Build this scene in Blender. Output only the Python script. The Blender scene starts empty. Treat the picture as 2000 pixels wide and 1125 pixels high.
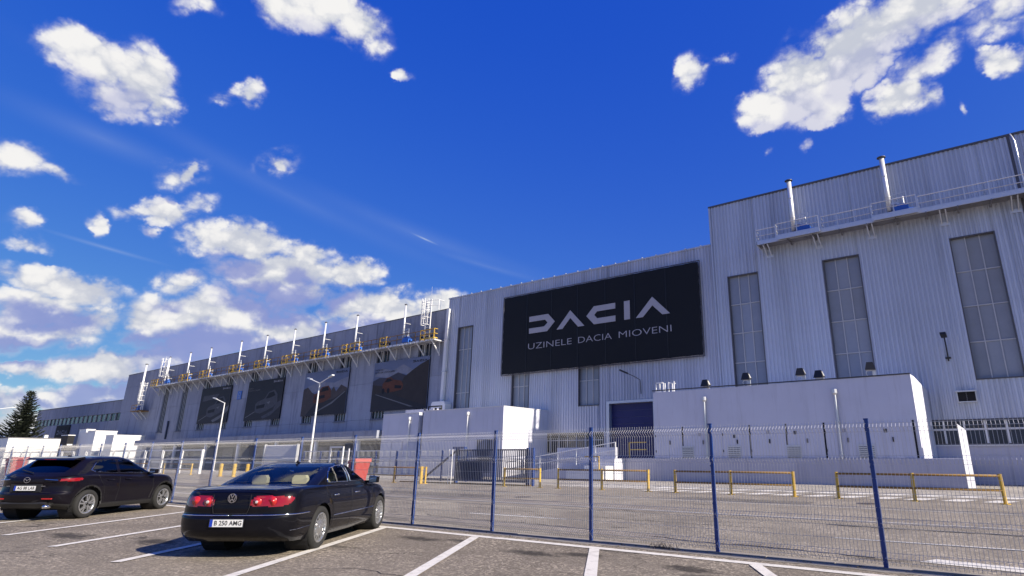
import bpy, math, random
from mathutils import Vector, Matrix
R = math.radians
random.seed(11)
S = bpy.context.scene
C = S.collection

# ---------------------------------------------------------------- camera
cd = bpy.data.cameras.new('camera')
cam = bpy.data.objects.new('camera', cd)
C.objects.link(cam)
cd.sensor_width = 36.0
cd.lens = 20.16
cd.shift_x = -0.07
cd.clip_start = 0.1
cd.clip_end = 6000
cam.location = (0, 0, 1.5)
cam.rotation_euler = (R(106.44), 0, R(33.564))
S.camera = cam

# ---------------------------------------------------------------- light
SUN_EL, SUN_AZ = 33.0, 87.3          # azimuth clockwise from +Y
sd = Vector((math.cos(R(SUN_EL)) * math.sin(R(SUN_AZ)), math.cos(R(SUN_EL)) * math.cos(R(SUN_AZ)), math.sin(R(SUN_EL))))
sl = bpy.data.lights.new('sun', 'SUN')
sl.energy = 5.0
sl.angle = R(0.53)
sl.color = (1.0, 0.90, 0.76)
sun = bpy.data.objects.new('sun', sl)
C.objects.link(sun)
sun.rotation_euler = sd.to_track_quat('Z', 'Y').to_euler()
S.view_settings.view_transform = 'Standard'
S.view_settings.look = 'None'
S.view_settings.exposure = 0.7
S.view_settings.gamma = 1.0
S.view_settings.use_curve_mapping = False
S.cycles.max_bounces = 6
S.cycles.transparent_max_bounces = 24
S.cycles.caustics_reflective = False
S.cycles.caustics_refractive = False

SKY_STRENGTH = 0.072
SKY_TINT = (1.65, 0.86, 1.95)
CLOUD_WARP, CLOUD_FINE = 0.075, 0.46
CLOUD_WHITE, CLOUD_GREY, CLOUD_SHADE = (7.8, 7.7, 7.6), (4.9, 5.15, 5.9), (2.3, 2.5, 5.2)
W = bpy.data.worlds.new('World')
S.world = W
W.use_nodes = True


class NT:
    """thin helper round a node tree"""
    def __init__(s, t):
        s.t = t
        s.n = t.nodes
        s.l = t.links

    def node(s, typ, ins=None, **kw):
        n = s.n.new(typ)
        for k, v in kw.items():
            setattr(n, k, v)
        for k, v in (ins or {}).items():
            s.put(n.inputs[k], v)
        return n

    def put(s, sock, v):
        if isinstance(v, bpy.types.NodeSocket):
            s.l.new(v, sock)
        elif isinstance(v, bpy.types.Node):
            s.l.new(v.outputs[0], sock)
        else:
            sock.default_value = v

    def m(s, op, a, b=0.0, c=0.0, clamp=False):
        n = s.node('ShaderNodeMath', {0: a, 1: b, 2: c}, operation=op, use_clamp=clamp)
        return n.outputs[0]

    def smooth(s, x, lo, hi):
        n = s.node('ShaderNodeMapRange', {0: x, 1: lo, 2: hi}, interpolation_type='SMOOTHSTEP')
        return n.outputs[0]

    def mix(s, f, a, b, mode='MIX'):
        n = s.node('ShaderNodeMix', data_type='RGBA', blend_type=mode)
        s.put(n.inputs[0], f)
        for i, v in ((6, a), (7, b)):
            if isinstance(v, (tuple, list)) and len(v) == 3:
                v = (*v, 1.0)
            s.put(n.inputs[i], v)
        return n.outputs[2]

    def noise(s, vec, scale, detail=3.0, rough=0.55, dist=0.0, lac=2.0):
        n = s.node('ShaderNodeTexNoise', {'Scale': scale, 'Detail': detail, 'Roughness': rough, 'Distortion': dist, 'Lacunarity': lac})
        if vec is not None:
            s.put(n.inputs['Vector'], vec)
        return n.outputs[0]


# clouds: azimuth, elevation (degrees), half-axes (degrees), tilt, weight
CLOUDS = [
    (-79.0, 29.19, 3.71, 2.29, -174.3, 1.0), (-75.49, 28.97, 3.51, 3.28, 81.6, 1.0), (-76.97, 27.02, 4.36, 2.18, 176.0, 0.62), (-78.05, 30.1, 4.01, 1.28, -164.7, 0.5),
    (-73.69, 27.41, 1.91, 1.62, 147.7, 0.7), (-68.12, 30.33, 1.83, 1.36, -156.3, 0.62), (-69.68, 29.1, 2.03, 0.74, -142.9, 0.36), (-63.79, 38.48, 7.66, 2.42, -175.4, 0.95),
    (-59.47, 38.46, 4.83, 2.7, 170.7, 0.9), (-56.5, 37.02, 2.27, 1.81, -179.2, 0.42), (-72.5, 35.08, 2.67, 1.12, -166.7, 0.36), (-63.77, 37.15, 5.05, 1.64, -175.9, 0.5),
    (-53.76, 34.58, 1.41, 0.79, 177.2, 0.5), (-81.64, 20.62, 2.39, 1.93, 177.4, 0.62), (-79.54, 20.22, 2.36, 0.74, 165.7, 0.38), (-71.53, 22.68, 2.6, 1.47, -156.4, 0.45),
    (-70.85, 23.03, 0.92, 0.82, -145.8, 0.85), (-64.4, 25.23, 2.61, 1.5, -150.5, 0.42), (-64.16, 25.06, 0.95, 0.64, -149.7, 0.75), (-72.01, 19.47, 2.6, 1.5, 177.0, 1.0),
    (-74.0, 18.96, 2.48, 0.86, -164.9, 0.45), (-69.87, 20.42, 2.51, 1.31, -142.2, 0.4), (-72.59, 20.29, 1.89, 0.87, -164.2, 0.4), (-76.27, 17.47, 0.94, 0.72, 161.2, 0.5),
    (-72.46, 17.77, 1.03, 0.71, 165.4, 0.45), (-80.31, 15.98, 1.46, 1.08, 178.8, 0.5), (-79.76, 14.7, 2.05, 0.69, -176.8, 0.42), (-66.17, 18.15, 5.34, 2.13, -175.9, 1.0),
    (-60.47, 18.02, 2.96, 1.87, 175.5, 0.8), (-62.31, 15.76, 7.34, 3.19, -176.3, 1.05), (-56.64, 16.26, 3.59, 1.92, -168.2, 0.95), (-64.47, 14.99, 3.24, 2.16, -171.6, 0.9),
    (-69.46, 13.98, 2.9, 1.81, -159.4, 0.62), (-61.88, 14.22, 7.32, 2.09, -175.0, 0.8), (-76.94, 12.12, 5.1, 1.73, 179.8, 1.0), (-78.38, 10.11, 4.02, 1.78, -175.3, 1.0),
    (-75.22, 10.17, 3.63, 1.56, -176.0, 0.8), (-79.18, 8.8, 2.81, 2.24, -176.5, 0.85), (-76.75, 8.98, 4.56, 1.72, -172.3, 0.75), (-70.39, 11.21, 4.38, 1.9, -161.9, 1.0),
    (-66.62, 11.29, 7.58, 2.9, -178.0, 1.1), (-61.21, 10.87, 7.02, 2.67, 176.2, 1.0), (-56.08, 13.36, 4.29, 2.05, -175.0, 0.9), (-52.87, 13.74, 4.59, 2.36, -165.3, 1.0),
    (-49.02, 14.02, 3.99, 2.13, -176.6, 0.9), (-66.71, 9.55, 8.48, 2.41, -178.9, 0.95), (-61.15, 8.83, 6.64, 2.17, 179.7, 0.8), (-55.43, 11.61, 5.5, 2.31, -175.9, 0.8),
    (-73.51, 6.8, 3.08, 1.46, -175.8, 1.0), (-75.88, 6.07, 3.04, 0.9, -175.1, 0.8), (-70.89, 7.33, 2.98, 1.86, -162.1, 1.0), (-78.03, 5.79, 2.48, 0.78, -175.0, 0.75),
    (-68.93, 7.72, 3.46, 1.69, -162.6, 1.0), (-71.96, 6.04, 5.54, 1.38, -175.6, 0.85), (-74.37, 4.21, 5.42, 1.23, -168.8, 0.9), (-77.93, 3.37, 2.45, 1.42, 179.1, 0.85),
    (-72.04, 4.74, 2.49, 1.17, -166.9, 0.8), (-76.7, 1.84, 5.03, 1.71, -179.5, 0.85), (-13.3, 32.15, 3.97, 2.5, -173.1, 1.0), (-9.23, 33.49, 5.53, 4.64, 178.3, 1.05),
    (-4.2, 35.31, 7.11, 3.94, -164.4, 1.1), (0.91, 36.26, 6.36, 2.79, -170.8, 1.1), (-8.07, 31.16, 3.41, 2.5, 170.7, 1.0), (5.28, 37.26, 5.64, 2.37, -175.0, 0.9),
    (-1.04, 30.32, 3.57, 2.28, 175.0, 1.0), (1.21, 32.48, 4.8, 1.73, -160.1, 0.5), (3.37, 33.61, 2.84, 1.12, -165.1, 0.4), (1.22, 29.96, 1.6, 1.4, 143.2, 0.6),
    (6.85, 31.23, 2.24, 1.25, 133.2, 0.75), (7.95, 34.25, 4.54, 2.17, -179.1, 0.45), (-21.44, 36.49, 2.39, 1.86, 13.9, 0.62), (-18.12, 37.07, 2.22, 0.55, -172.6, 0.36),
    (-9.85, 27.97, 1.0, 0.71, -150.6, 0.34), (-13.75, 28.25, 0.78, 0.47, -148.6, 0.3), (3.61, 27.97, 0.87, 0.52, 81.9, 0.34), (11.68, 31.11, 4.11, 2.79, 147.1, 0.8),
    (12.13, 35.41, 5.63, 2.68, 151.0, 0.9),
]
STREAKS = [
    (-63.13, 22.71, 29.08, 1.53, 163.7, 0.1), (-77.04, 23.62, 10.42, 1.54, 172.7, 0.16), (-50.59, 20.8, 21.01, 1.48, 165.3, 0.12), (-50.05, 20.51, 1.81, 0.15, 162.1, 0.75),
    (-75.03, 15.57, 5.4, 0.27, 172.9, 0.35), (-43.71, 18.34, 8.88, 0.51, 167.6, 0.12),
]


def field_group(name, blobs):
    g = bpy.data.node_groups.new(name, 'ShaderNodeTree')
    g.interface.new_socket('P', in_out='INPUT', socket_type='NodeSocketVector')
    g.interface.new_socket('F', in_out='OUTPUT', socket_type='NodeSocketFloat')
    k = NT(g)
    gi = k.node('NodeGroupInput')
    go = k.node('NodeGroupOutput')
    acc = None
    for az, el, a, b, t, w in blobs:
        mp = k.node('ShaderNodeMapping', {'Vector': gi.outputs[0], 'Location': (R(az), R(el), 0), 'Rotation': (0, 0, R(t)), 'Scale': (R(a), R(b), 1)}, vector_type='TEXTURE')
        gr = k.node('ShaderNodeTexGradient', {0: mp.outputs[0]}, gradient_type='SPHERICAL')
        o = gr.outputs[1]
        if abs(w - 1) > 1e-3:
            o = k.m('MULTIPLY', o, w)
        acc = o if acc is None else k.m('MAXIMUM', acc, o)
    k.put(go.inputs[0], acc if acc is not None else 0.0)
    return g


def build_world():
    k = NT(W.node_tree)
    k.n.clear()
    W.cycles.sampling_method = 'MANUAL'
    W.cycles.sample_map_resolution = 256
    out = k.node('ShaderNodeOutputWorld')
    sky = k.node('ShaderNodeTexSky', sky_type='NISHITA', sun_disc=False)
    sky.sun_elevation = R(SUN_EL)
    sky.sun_rotation = R(SUN_AZ)
    sky.altitude = 300
    sky.air_density = 1.0
    sky.dust_density = 0.6
    sky.ozone_density = 3.5
    hs = k.node('ShaderNodeHueSaturation', {'Saturation': 1.36, 'Value': 1.0, 'Fac': 1.0, 'Color': sky.outputs[0]})
    tint = k.mix(1.0, hs.outputs[0], SKY_TINT, 'MULTIPLY')
    # the camera's colour response: one power curve for each channel, the same all over the sky
    sc_ = k.node('ShaderNodeSeparateColor', {0: tint})
    ch = [k.m('MULTIPLY', k.m('POWER', k.m('MULTIPLY', sc_.outputs[i], 0.117), g_), a_ / 0.117) for i, (a_, g_) in enumerate(((0.30, 0.65), (0.67, 0.80), (0.645, 0.20)))]
    cmb = k.node('ShaderNodeCombineColor', {0: ch[0], 1: ch[1], 2: ch[2]})
    skyc = cmb.outputs[0]
    tc = k.node('ShaderNodeTexCoord')
    d = tc.outputs['Generated']
    sx = k.node('ShaderNodeSeparateXYZ', {0: d})
    az = k.m('ARCTAN2', sx.outputs[0], sx.outputs[1])
    az = k.node('ShaderNodeMath', {0: az, 1: R(20), 2: R(-100)}, operation='WRAP').outputs[0]
    el = k.m('ARCSINE', sx.outputs[2])
    p0 = k.node('ShaderNodeCombineXYZ', {0: az, 1: el, 2: 0.0}).outputs[0]
    # long thin cirrus streaks
    st = None
    for az_, el_, a, b, t, w in STREAKS:
        mp = k.node('ShaderNodeMapping', {'Vector': p0, 'Location': (R(az_), R(el_), 0), 'Rotation': (0, 0, R(t)), 'Scale': (R(a), R(b), 1)}, vector_type='TEXTURE')
        gr = k.node('ShaderNodeTexGradient', {0: mp.outputs[0]}, gradient_type='QUADRATIC_SPHERE')
        o = k.m('MULTIPLY', gr.outputs[1], w)
        st = o if st is None else k.m('ADD', st, o)
    n0 = k.noise(d, 9.0, 3.0, 0.5)
    st = k.m('MULTIPLY', st, k.m('ADD', 0.55, k.m('MULTIPLY', n0, 0.9)))
    clear = k.mix(k.m('MULTIPLY', st, 1.0, clamp=True), skyc, (3.6, 4.6, 6.6))
    low = k.smooth(el, R(34), R(8))

    def cloudy(blobs, name):
        """sky colour with the given cloud masses"""
        nw = k.node('ShaderNodeTexNoise', {'Vector': d, 'Scale': 11.0, 'Detail': 5.0, 'Roughness': 0.62})
        off = k.node('ShaderNodeVectorMath', {0: nw.outputs[1], 1: (0.5, 0.5, 0.5)}, operation='SUBTRACT')
        off = k.node('ShaderNodeVectorMath', {0: off.outputs[0], 'Scale': CLOUD_WARP}, operation='SCALE')
        p = k.node('ShaderNodeVectorMath', {0: p0, 1: off.outputs[0]}, operation='ADD').outputs[0]
        fg = field_group(name, blobs)
        F1 = k.node('ShaderNodeGroup', {0: p}, node_tree=fg).outputs[0]
        pu = k.node('ShaderNodeVectorMath', {0: p, 1: (0.013, 0.042, 0)}, operation='ADD').outputs[0]
        F2 = k.node('ShaderNodeGroup', {0: pu}, node_tree=fg).outputs[0]
        ds = k.node('ShaderNodeVectorMath', {0: d, 1: (1, 1, 1.6)}, operation='MULTIPLY').outputs[0]
        n2 = k.noise(ds, 9.0, 5.0, 0.55)
        nf = k.noise(ds, 34.0, 6.0, 0.62, 0.3)
        # cauliflower billows: rounded cells at two sizes, bent by the same warp
        dw = k.node('ShaderNodeVectorMath', {0: ds, 1: off.outputs[0]}, operation='ADD').outputs[0]
        v1 = k.node('ShaderNodeTexVoronoi', {'Vector': dw, 'Scale': 24.0}, feature='F1').outputs['Distance']
        v2 = k.node('ShaderNodeTexVoronoi', {'Vector': dw, 'Scale': 58.0}, feature='F1').outputs['Distance']
        puff = k.m('ADD', k.m('MULTIPLY', k.m('SUBTRACT', 0.50, v1), 0.50), k.m('MULTIPLY', k.m('SUBTRACT', 0.50, v2), 0.24))
        nn = k.m('ADD', k.m('ADD', puff, k.m('MULTIPLY', k.m('SUBTRACT', n2, 0.5), 0.85)), k.m('MULTIPLY', k.m('SUBTRACT', nf, 0.5), CLOUD_FINE))
        gate = k.smooth(F1, 0.0, 0.22)
        D = k.m('ADD', F1, k.m('MULTIPLY', nn, gate))
        al = k.m('MULTIPLY', k.smooth(D, -0.04, 0.54), gate)
        # bottoms under thick cloud go blue-violet, tops stay bright
        depth = k.m('SUBTRACT', k.m('SUBTRACT', F2, k.m('MULTIPLY', F1, 0.30)), k.m('MULTIPLY', nn, 0.42))
        sh = k.smooth(depth, 0.08, 0.50)
        sh = k.m('MULTIPLY', sh, k.m('ADD', 0.30, k.m('MULTIPLY', low, 0.62)))
        inner = k.smooth(k.m('ADD', k.m('MULTIPLY', puff, 0.9), k.m('MULTIPLY', n2, 1.0)), 0.34, 0.66)
        white = k.mix(inner, CLOUD_GREY, CLOUD_WHITE)
        shade = k.mix(0.78, skyc, CLOUD_SHADE)
        cc = k.mix(sh, white, shade)
        thin = k.mix(k.smooth(al, 0.0, 0.85), k.mix(0.6, skyc, white), cc)
        return k.mix(al, clear, thin)

    # the sky is cut into sectors so that each ray evaluates only the clouds near it
    def near(az0, az1, el0, el1):
        g_ = 4.5
        return [c for c in CLOUDS if c[0] + c[2] > az0 - g_ and c[0] - c[2] < az1 + g_ and c[1] + c[2] > el0 - g_ and c[1] - c[2] < el1 + g_]
    sectors = [((-100, -68, -2, 16.5), 'a'), ((-68, -40, -2, 16.5), 'b'), ((-100, -68, 16.5, 60), 'c'), ((-68, -40, 16.5, 60), 'd'), ((-40, 20, 16.5, 60), 'e')]
    bg0 = k.node('ShaderNodeBackground', {0: clear, 1: SKY_STRENGTH})
    cur = bg0.outputs[0]
    for (a0, a1, e0, e1), nm in sectors:
        inside_ = k.m('MULTIPLY', k.m('MULTIPLY', k.m('GREATER_THAN', az, R(a0)), k.m('LESS_THAN', az, R(a1) + 1e-6)), k.m('MULTIPLY', k.m('GREATER_THAN', el, R(e0)), k.m('LESS_THAN', el, R(e1) + 1e-6)))
        b = k.node('ShaderNodeBackground', {0: cloudy(near(a0, a1, e0, e1), 'cloud_field_' + nm), 1: SKY_STRENGTH})
        mx = k.node('ShaderNodeMixShader', {0: inside_})
        k.l.new(cur, mx.inputs[1])
        k.l.new(b.outputs[0], mx.inputs[2])
        cur = mx.outputs[0]
    k.l.new(cur, out.inputs[0])


build_world()

# ---------------------------------------------------------------- mesh helpers
class MB:
    def __init__(s):
        s.v = []
        s.f = []

    def add(s, vs, fs):
        o = len(s.v)
        s.v += [tuple(p) for p in vs]
        s.f += [tuple(i + o for i in f) for f in fs]
        return s

    def box(s, x0, x1, y0, y1, z0, z1):
        vs = [(x, y, z) for z in (z0, z1) for y in (y0, y1) for x in (x0, x1)]
        return s.add(vs, [(0, 2, 3, 1), (4, 5, 7, 6), (0, 1, 5, 4), (2, 6, 7, 3), (0, 4, 6, 2), (1, 3, 7, 5)])

    def bar(s, a, b, w, h=None, up=(0, 0, 1)):
        """square bar from a to b"""
        h = h or w
        a, b = Vector(a), Vector(b)
        d = (b - a).normalized()
        u = Vector(up)
        if abs(d.dot(u)) > 0.98:
            u = Vector((0, 1, 0))
        r = d.cross(u).normalized()
        u = r.cross(d)
        vs = []
        for p in (a, b):
            for i, j in ((-1, -1), (1, -1), (1, 1), (-1, 1)):
                vs.append(p + r * (i * w / 2) + u * (j * h / 2))
        return s.add(vs, [(3, 2, 1, 0), (4, 5, 6, 7), (0, 1, 5, 4), (1, 2, 6, 5), (2, 3, 7, 6), (3, 0, 4, 7)])

    def tube(s, pts, r, n=6, cap=True):
        pts = [Vector(p) for p in pts]
        rs = r if isinstance(r, (list, tuple)) else [r] * len(pts)
        base = len(s.v)
        prev = None
        for i, p in enumerate(pts):
            d = (pts[min(i + 1, len(pts) - 1)] - pts[max(i - 1, 0)]).normalized()
            if prev is None:
                u = Vector((0, 0, 1)) if abs(d.z) < 0.9 else Vector((1, 0, 0))
            else:
                u = prev
            a = (u - d * u.dot(d)).normalized()
            prev = a
            b = d.cross(a)
            for k in range(n):
                t = 2 * math.pi * k / n + math.pi / n
                s.v.append(tuple(p + a * (rs[i] * math.cos(t)) + b * (rs[i] * math.sin(t))))
        for i in range(len(pts) - 1):
            for k in range(n):
                k2 = (k + 1) % n
                s.f.append((base + i * n + k, base + i * n + k2, base + (i + 1) * n + k2, base + (i + 1) * n + k))
        if cap:
            s.f.append(tuple(base + k for k in reversed(range(n))))
            e = base + (len(pts) - 1) * n
            s.f.append(tuple(e + k for k in range(n)))
        return s

    def prism(s, poly, y0, y1, axis='y'):
        """polygon (a, b) extruded along an axis: y: (a, y, b); x: (x, a, b); z: (a, b, z)"""
        n = len(poly)
        ar = sum(poly[i][0] * poly[(i + 1) % n][1] - poly[(i + 1) % n][0] * poly[i][1] for i in range(n))
        if ar < 0:
            poly = poly[::-1]
        g = {'y': lambda a, b, t: (a, t, b), 'x': lambda a, b, t: (t, a, b), 'z': lambda a, b, t: (a, b, t)}[axis]
        vs = [g(a, b, y0) for a, b in poly] + [g(a, b, y1) for a, b in poly]
        lo, hi = tuple(range(n)), tuple(range(n, 2 * n))
        fs = [lo if axis == 'y' else lo[::-1], hi[::-1] if axis == 'y' else hi]
        for i in range(n):
            j = (i + 1) % n
            q = (i, j, n + j, n + i)
            fs.append(q[::-1] if axis == 'y' else q)
        return s.add(vs, fs)

    def lathe(s, prof, n=24, o=(0, 0, 0), axis='z', closed=False):
        base = len(s.v)
        m = len(prof)
        for k in range(n):
            t = 2 * math.pi * k / n
            c, sn = math.cos(t), math.sin(t)
            for r, h in prof:
                p = {'z': (r * c, r * sn, h), 'y': (r * c, h, r * sn), 'x': (h, r * c, r * sn)}[axis]
                s.v.append((p[0] + o[0], p[1] + o[1], p[2] + o[2]))
        for k in range(n):
            k2 = (k + 1) % n
            for i in range(m if closed else m - 1):
                j = (i + 1) % m
                s.f.append((base + k * m + i, base + k2 * m + i, base + k2 * m + j, base + k * m + j))
        return s

    def quad(s, *p):
        return s.add(p, [tuple(range(len(p)))])

    def mesh(s, name, mat=None, smooth=False):
        me = bpy.data.meshes.new(name)
        me.from_pydata(s.v, [], s.f)
        if smooth:
            me.polygons.foreach_set('use_smooth', [True] * len(me.polygons))
        if mat:
            me.materials.append(mat)
        me.update()
        return me


OFF = {}


def obj(name, mb, mat=None, parent=None, smooth=False, kind=None, recalc=False):
    me = mb if isinstance(mb, bpy.types.Mesh) else mb.mesh(name, mat, smooth)
    if recalc:
        import bmesh
        b = bmesh.new()
        b.from_mesh(me)
        bmesh.ops.recalc_face_normals(b, faces=b.faces)
        b.to_mesh(me)
        b.free()
    o = bpy.data.objects.new(name, me)
    C.objects.link(o)
    if parent is not None:
        o.parent = parent
        o.location = OFF.get(parent.name, (0, 0, 0))
    if kind:
        o['kind'] = kind
    return o


def tag(o, label, cat, group=None):
    o['label'] = label
    o['category'] = cat
    if group:
        o['group'] = group
    return o


def thing(name, label, cat, loc=(0, 0, 0), rotz=0.0, group=None, local=False):
    o = bpy.data.objects.new(name, None)
    C.objects.link(o)
    o.location = loc
    o.rotation_euler = (0, 0, rotz)
    o.empty_display_size = 0.2
    if not local:
        OFF[o.name] = tuple(-c for c in loc)
    return tag(o, label, cat, group)


def dup(root, loc, rotz=None, label=None, group=None):
    r = root.copy()
    C.objects.link(r)
    r.location = loc
    if rotz is not None:
        r.rotation_euler = (0, 0, rotz)
    if label:
        r['label'] = label
    if group:
        r['group'] = group
    for ch in list(root.children):
        c = ch.copy()
        C.objects.link(c)
        c.parent = r
        for g in ch.children:
            d = g.copy()
            C.objects.link(d)
            d.parent = c
    return r


def text_mesh(body, x0, x1, z0, z1, depth=0.0, thin=0.0):
    """flat lettering fitted to a rectangle, returned as MB with points (x, 0, z)"""
    cu = bpy.data.curves.new('lettering', 'FONT')
    cu.body = body
    cu.offset = thin
    cu.resolution_u = 3
    t = bpy.data.objects.new('lettering', cu)
    C.objects.link(t)
    dg = bpy.context.evaluated_depsgraph_get()
    me = bpy.data.meshes.new_from_object(t.evaluated_get(dg))
    vs = [v.co.copy() for v in me.vertices]
    fs = [tuple(p.vertices) for p in me.polygons]
    bpy.data.objects.remove(t)
    bpy.data.meshes.remove(me)
    bpy.data.curves.remove(cu)
    ax, bx = min(v.x for v in vs), max(v.x for v in vs)
    ay, by = min(v.y for v in vs), max(v.y for v in vs)
    mb = MB()
    mb.add([(x0 + (v.x - ax) / (bx - ax) * (x1 - x0), depth, z0 + (v.y - ay) / (by - ay) * (z1 - z0)) for v in vs], fs)
    return mb


# ---------------------------------------------------------------- materials
def new_mat(name):
    m = bpy.data.materials.new(name)
    m.use_nodes = True
    k = NT(m.node_tree)
    b = m.node_tree.nodes['Principled BSDF']
    return m, k, b


def pos(k):
    return k.node('ShaderNodeNewGeometry').outputs['Position']


def scaled(k, v, s):
    return k.node('ShaderNodeVectorMath', {0: v, 1: s}, operation='MULTIPLY').outputs[0]


def simple(name, col, rough=0.5, metal=0.0, var=0.12, scale=1.5, bump=0.0, spec=0.5, coat=0.0, streak=0.0):
    m, k, b = new_mat(name)
    p = pos(k)
    n = k.noise(p, scale, 5.0, 0.6)
    f = k.m('ADD', 1.0 - var, k.m('MULTIPLY', n, 2 * var))
    if streak:
        n2 = k.noise(scaled(k, p, (1.6, 1.6, 0.10)), 2.2, 4.0, 0.65)
        f = k.m('MULTIPLY', f, k.m('SUBTRACT', 1.0, k.m('MULTIPLY', k.smooth(n2, 0.5, 0.8), streak)))
    c = k.mix(1.0, col, f, 'MULTIPLY')
    k.put(b.inputs['Base Color'], c)
    k.put(b.inputs['Roughness'], k.m('ADD', rough - 0.06, k.m('MULTIPLY', n, 0.12)))
    b.inputs['Metallic'].default_value = metal
    b.inputs['Specular IOR Level'].default_value = spec
    b.inputs['Coat Weight'].default_value = coat
    b.inputs['Coat Roughness'].default_value = 0.03
    if bump:
        bp = k.node('ShaderNodeBump', {'Strength': bump, 'Distance': 0.02, 'Height': k.noise(p, scale * 9, 4.0, 0.6)})
        k.put(b.inputs['Normal'], bp.outputs[0])
    return m


def asphalt(name, c0, c1, crack=1.0, seed=0.0, spots=(), grain=1.66):
    m, k, b = new_mat(name)
    p = pos(k)
    p2 = k.node('ShaderNodeVectorMath', {0: p, 1: (seed, seed * 2, 0)}, operation='ADD').outputs[0]
    big = k.noise(p2, 0.16, 5.0, 0.62)
    mid = k.noise(p2, 1.1, 5.0, 0.6, 0.6)
    col = k.mix(k.smooth(big, 0.32, 0.68), c0, c1)
    col = k.mix(k.m('MULTIPLY', k.smooth(mid, 0.5, 0.85), 0.45), col, tuple(x * 0.55 for x in c0))
    # exposed aggregate
    vo = k.node('ShaderNodeTexVoronoi', {'Vector': p2, 'Scale': 30.0, 'Randomness': 1.0})
    sp = k.node('ShaderNodeSeparateColor', {0: vo.outputs['Color']}).outputs[0]
    g1 = k.m('POWER', sp, 3.0)
    fine = k.noise(p2, 34.0, 4.0, 0.75)
    patch = k.smooth(k.noise(p2, 0.7, 3.0, 0.5), 0.35, 0.65)
    amt = k.m('MULTIPLY', g1, k.m('ADD', 0.35, k.m('MULTIPLY', patch, 0.65)))
    col = k.mix(amt, col, tuple(min(1, x * 2.3) for x in c1))
    col = k.mix(1.0, col, k.m('ADD', 0.99 - grain / 2, k.m('MULTIPLY', fine, grain)), 'MULTIPLY')
    # cracks
    warp = k.node('ShaderNodeTexNoise', {'Vector': p2, 'Scale': 0.9, 'Detail': 5.0, 'Roughness': 0.65})
    wv = k.node('ShaderNodeVectorMath', {0: warp.outputs[1], 'Scale': 1.7}, operation='SCALE').outputs[0]
    cv = k.node('ShaderNodeVectorMath', {0: p2, 1: wv}, operation='ADD').outputs[0]
    ve = k.node('ShaderNodeTexVoronoi', {'Vector': cv, 'Scale': 0.22}, feature='DISTANCE_TO_EDGE')
    cr = k.m('SUBTRACT', 1.0, k.smooth(ve.outputs['Distance'], 0.0, 0.006))
    cr = k.m('MULTIPLY', cr, k.smooth(k.noise(p2, 0.25, 3.0, 0.6), 0.44, 0.60))
    cr = k.m('MULTIPLY', cr, 0.8 * crack)
    col = k.mix(cr, col, (0.012, 0.011, 0.010))
    # oil and damp stains
    stn = k.noise(scaled(k, p2, (0.55, 1.5, 1.0)), 0.85, 6.0, 0.68, 0.5)
    col = k.mix(k.m('MULTIPLY', k.smooth(stn, 0.575, 0.70), 0.70), col, (0.022, 0.019, 0.017))
    wob = k.node('ShaderNodeVectorMath', {0: warp.outputs[1], 'Scale': 0.55}, operation='SCALE').outputs[0]
    sv_ = k.node('ShaderNodeVectorMath', {0: p, 1: wob}, operation='ADD').outputs[0]
    ac = None
    for (sx, sy, ra, rb) in spots:                      # oil drips where cars have stood
        mp = k.node('ShaderNodeMapping', {'Vector': sv_, 'Location': (sx + 0.27, sy + 0.27, 0.27), 'Scale': (ra, rb, 1.0)}, vector_type='TEXTURE')
        o = k.node('ShaderNodeTexGradient', {0: mp.outputs[0]}, gradient_type='SPHERICAL').outputs[1]
        ac = o if ac is None else k.m('MAXIMUM', ac, o)
    if ac is not None:
        ac = k.smooth(k.m('ADD', ac, k.m('MULTIPLY', k.m('SUBTRACT', k.noise(p, 6.0, 5.0, 0.7), 0.5), 1.3)), 0.22, 0.75)
        col = k.mix(k.m('MULTIPLY', ac, 0.8), col, (0.020, 0.017, 0.014))
    k.put(b.inputs['Base Color'], col)
    b.inputs['Roughness'].default_value = 0.88
    b.inputs['Specular IOR Level'].default_value = 0.3
    h = k.m('ADD', k.m('MULTIPLY', sp, 0.6), fine)
    bp = k.node('ShaderNodeBump', {'Strength': 0.9, 'Distance': 0.02, 'Height': h})
    k.put(b.inputs['Normal'], bp.outputs[0])
    return m


def road_paint(name, col=(0.62, 0.60, 0.56), wear=0.5):
    m, k, b = new_mat(name)
    p = pos(k)
    n = k.noise(p, 5.0, 6.0, 0.7)
    f = k.noise(p, 60.0, 3.0, 0.7)
    w = k.m('ADD', k.m('MULTIPLY', k.smooth(n, 0.48, 0.68), wear), k.m('MULTIPLY', k.smooth(f, 0.52, 0.7), wear * 0.7), clamp=True)
    k.put(b.inputs['Base Color'], k.mix(w, col, (0.17, 0.155, 0.135)))
    b.inputs['Roughness'].default_value = 0.8
    bp = k.node('ShaderNodeBump', {'Strength': 0.5, 'Distance': 0.01, 'Height': f})
    k.put(b.inputs['Normal'], bp.outputs[0])
    return m


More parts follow.
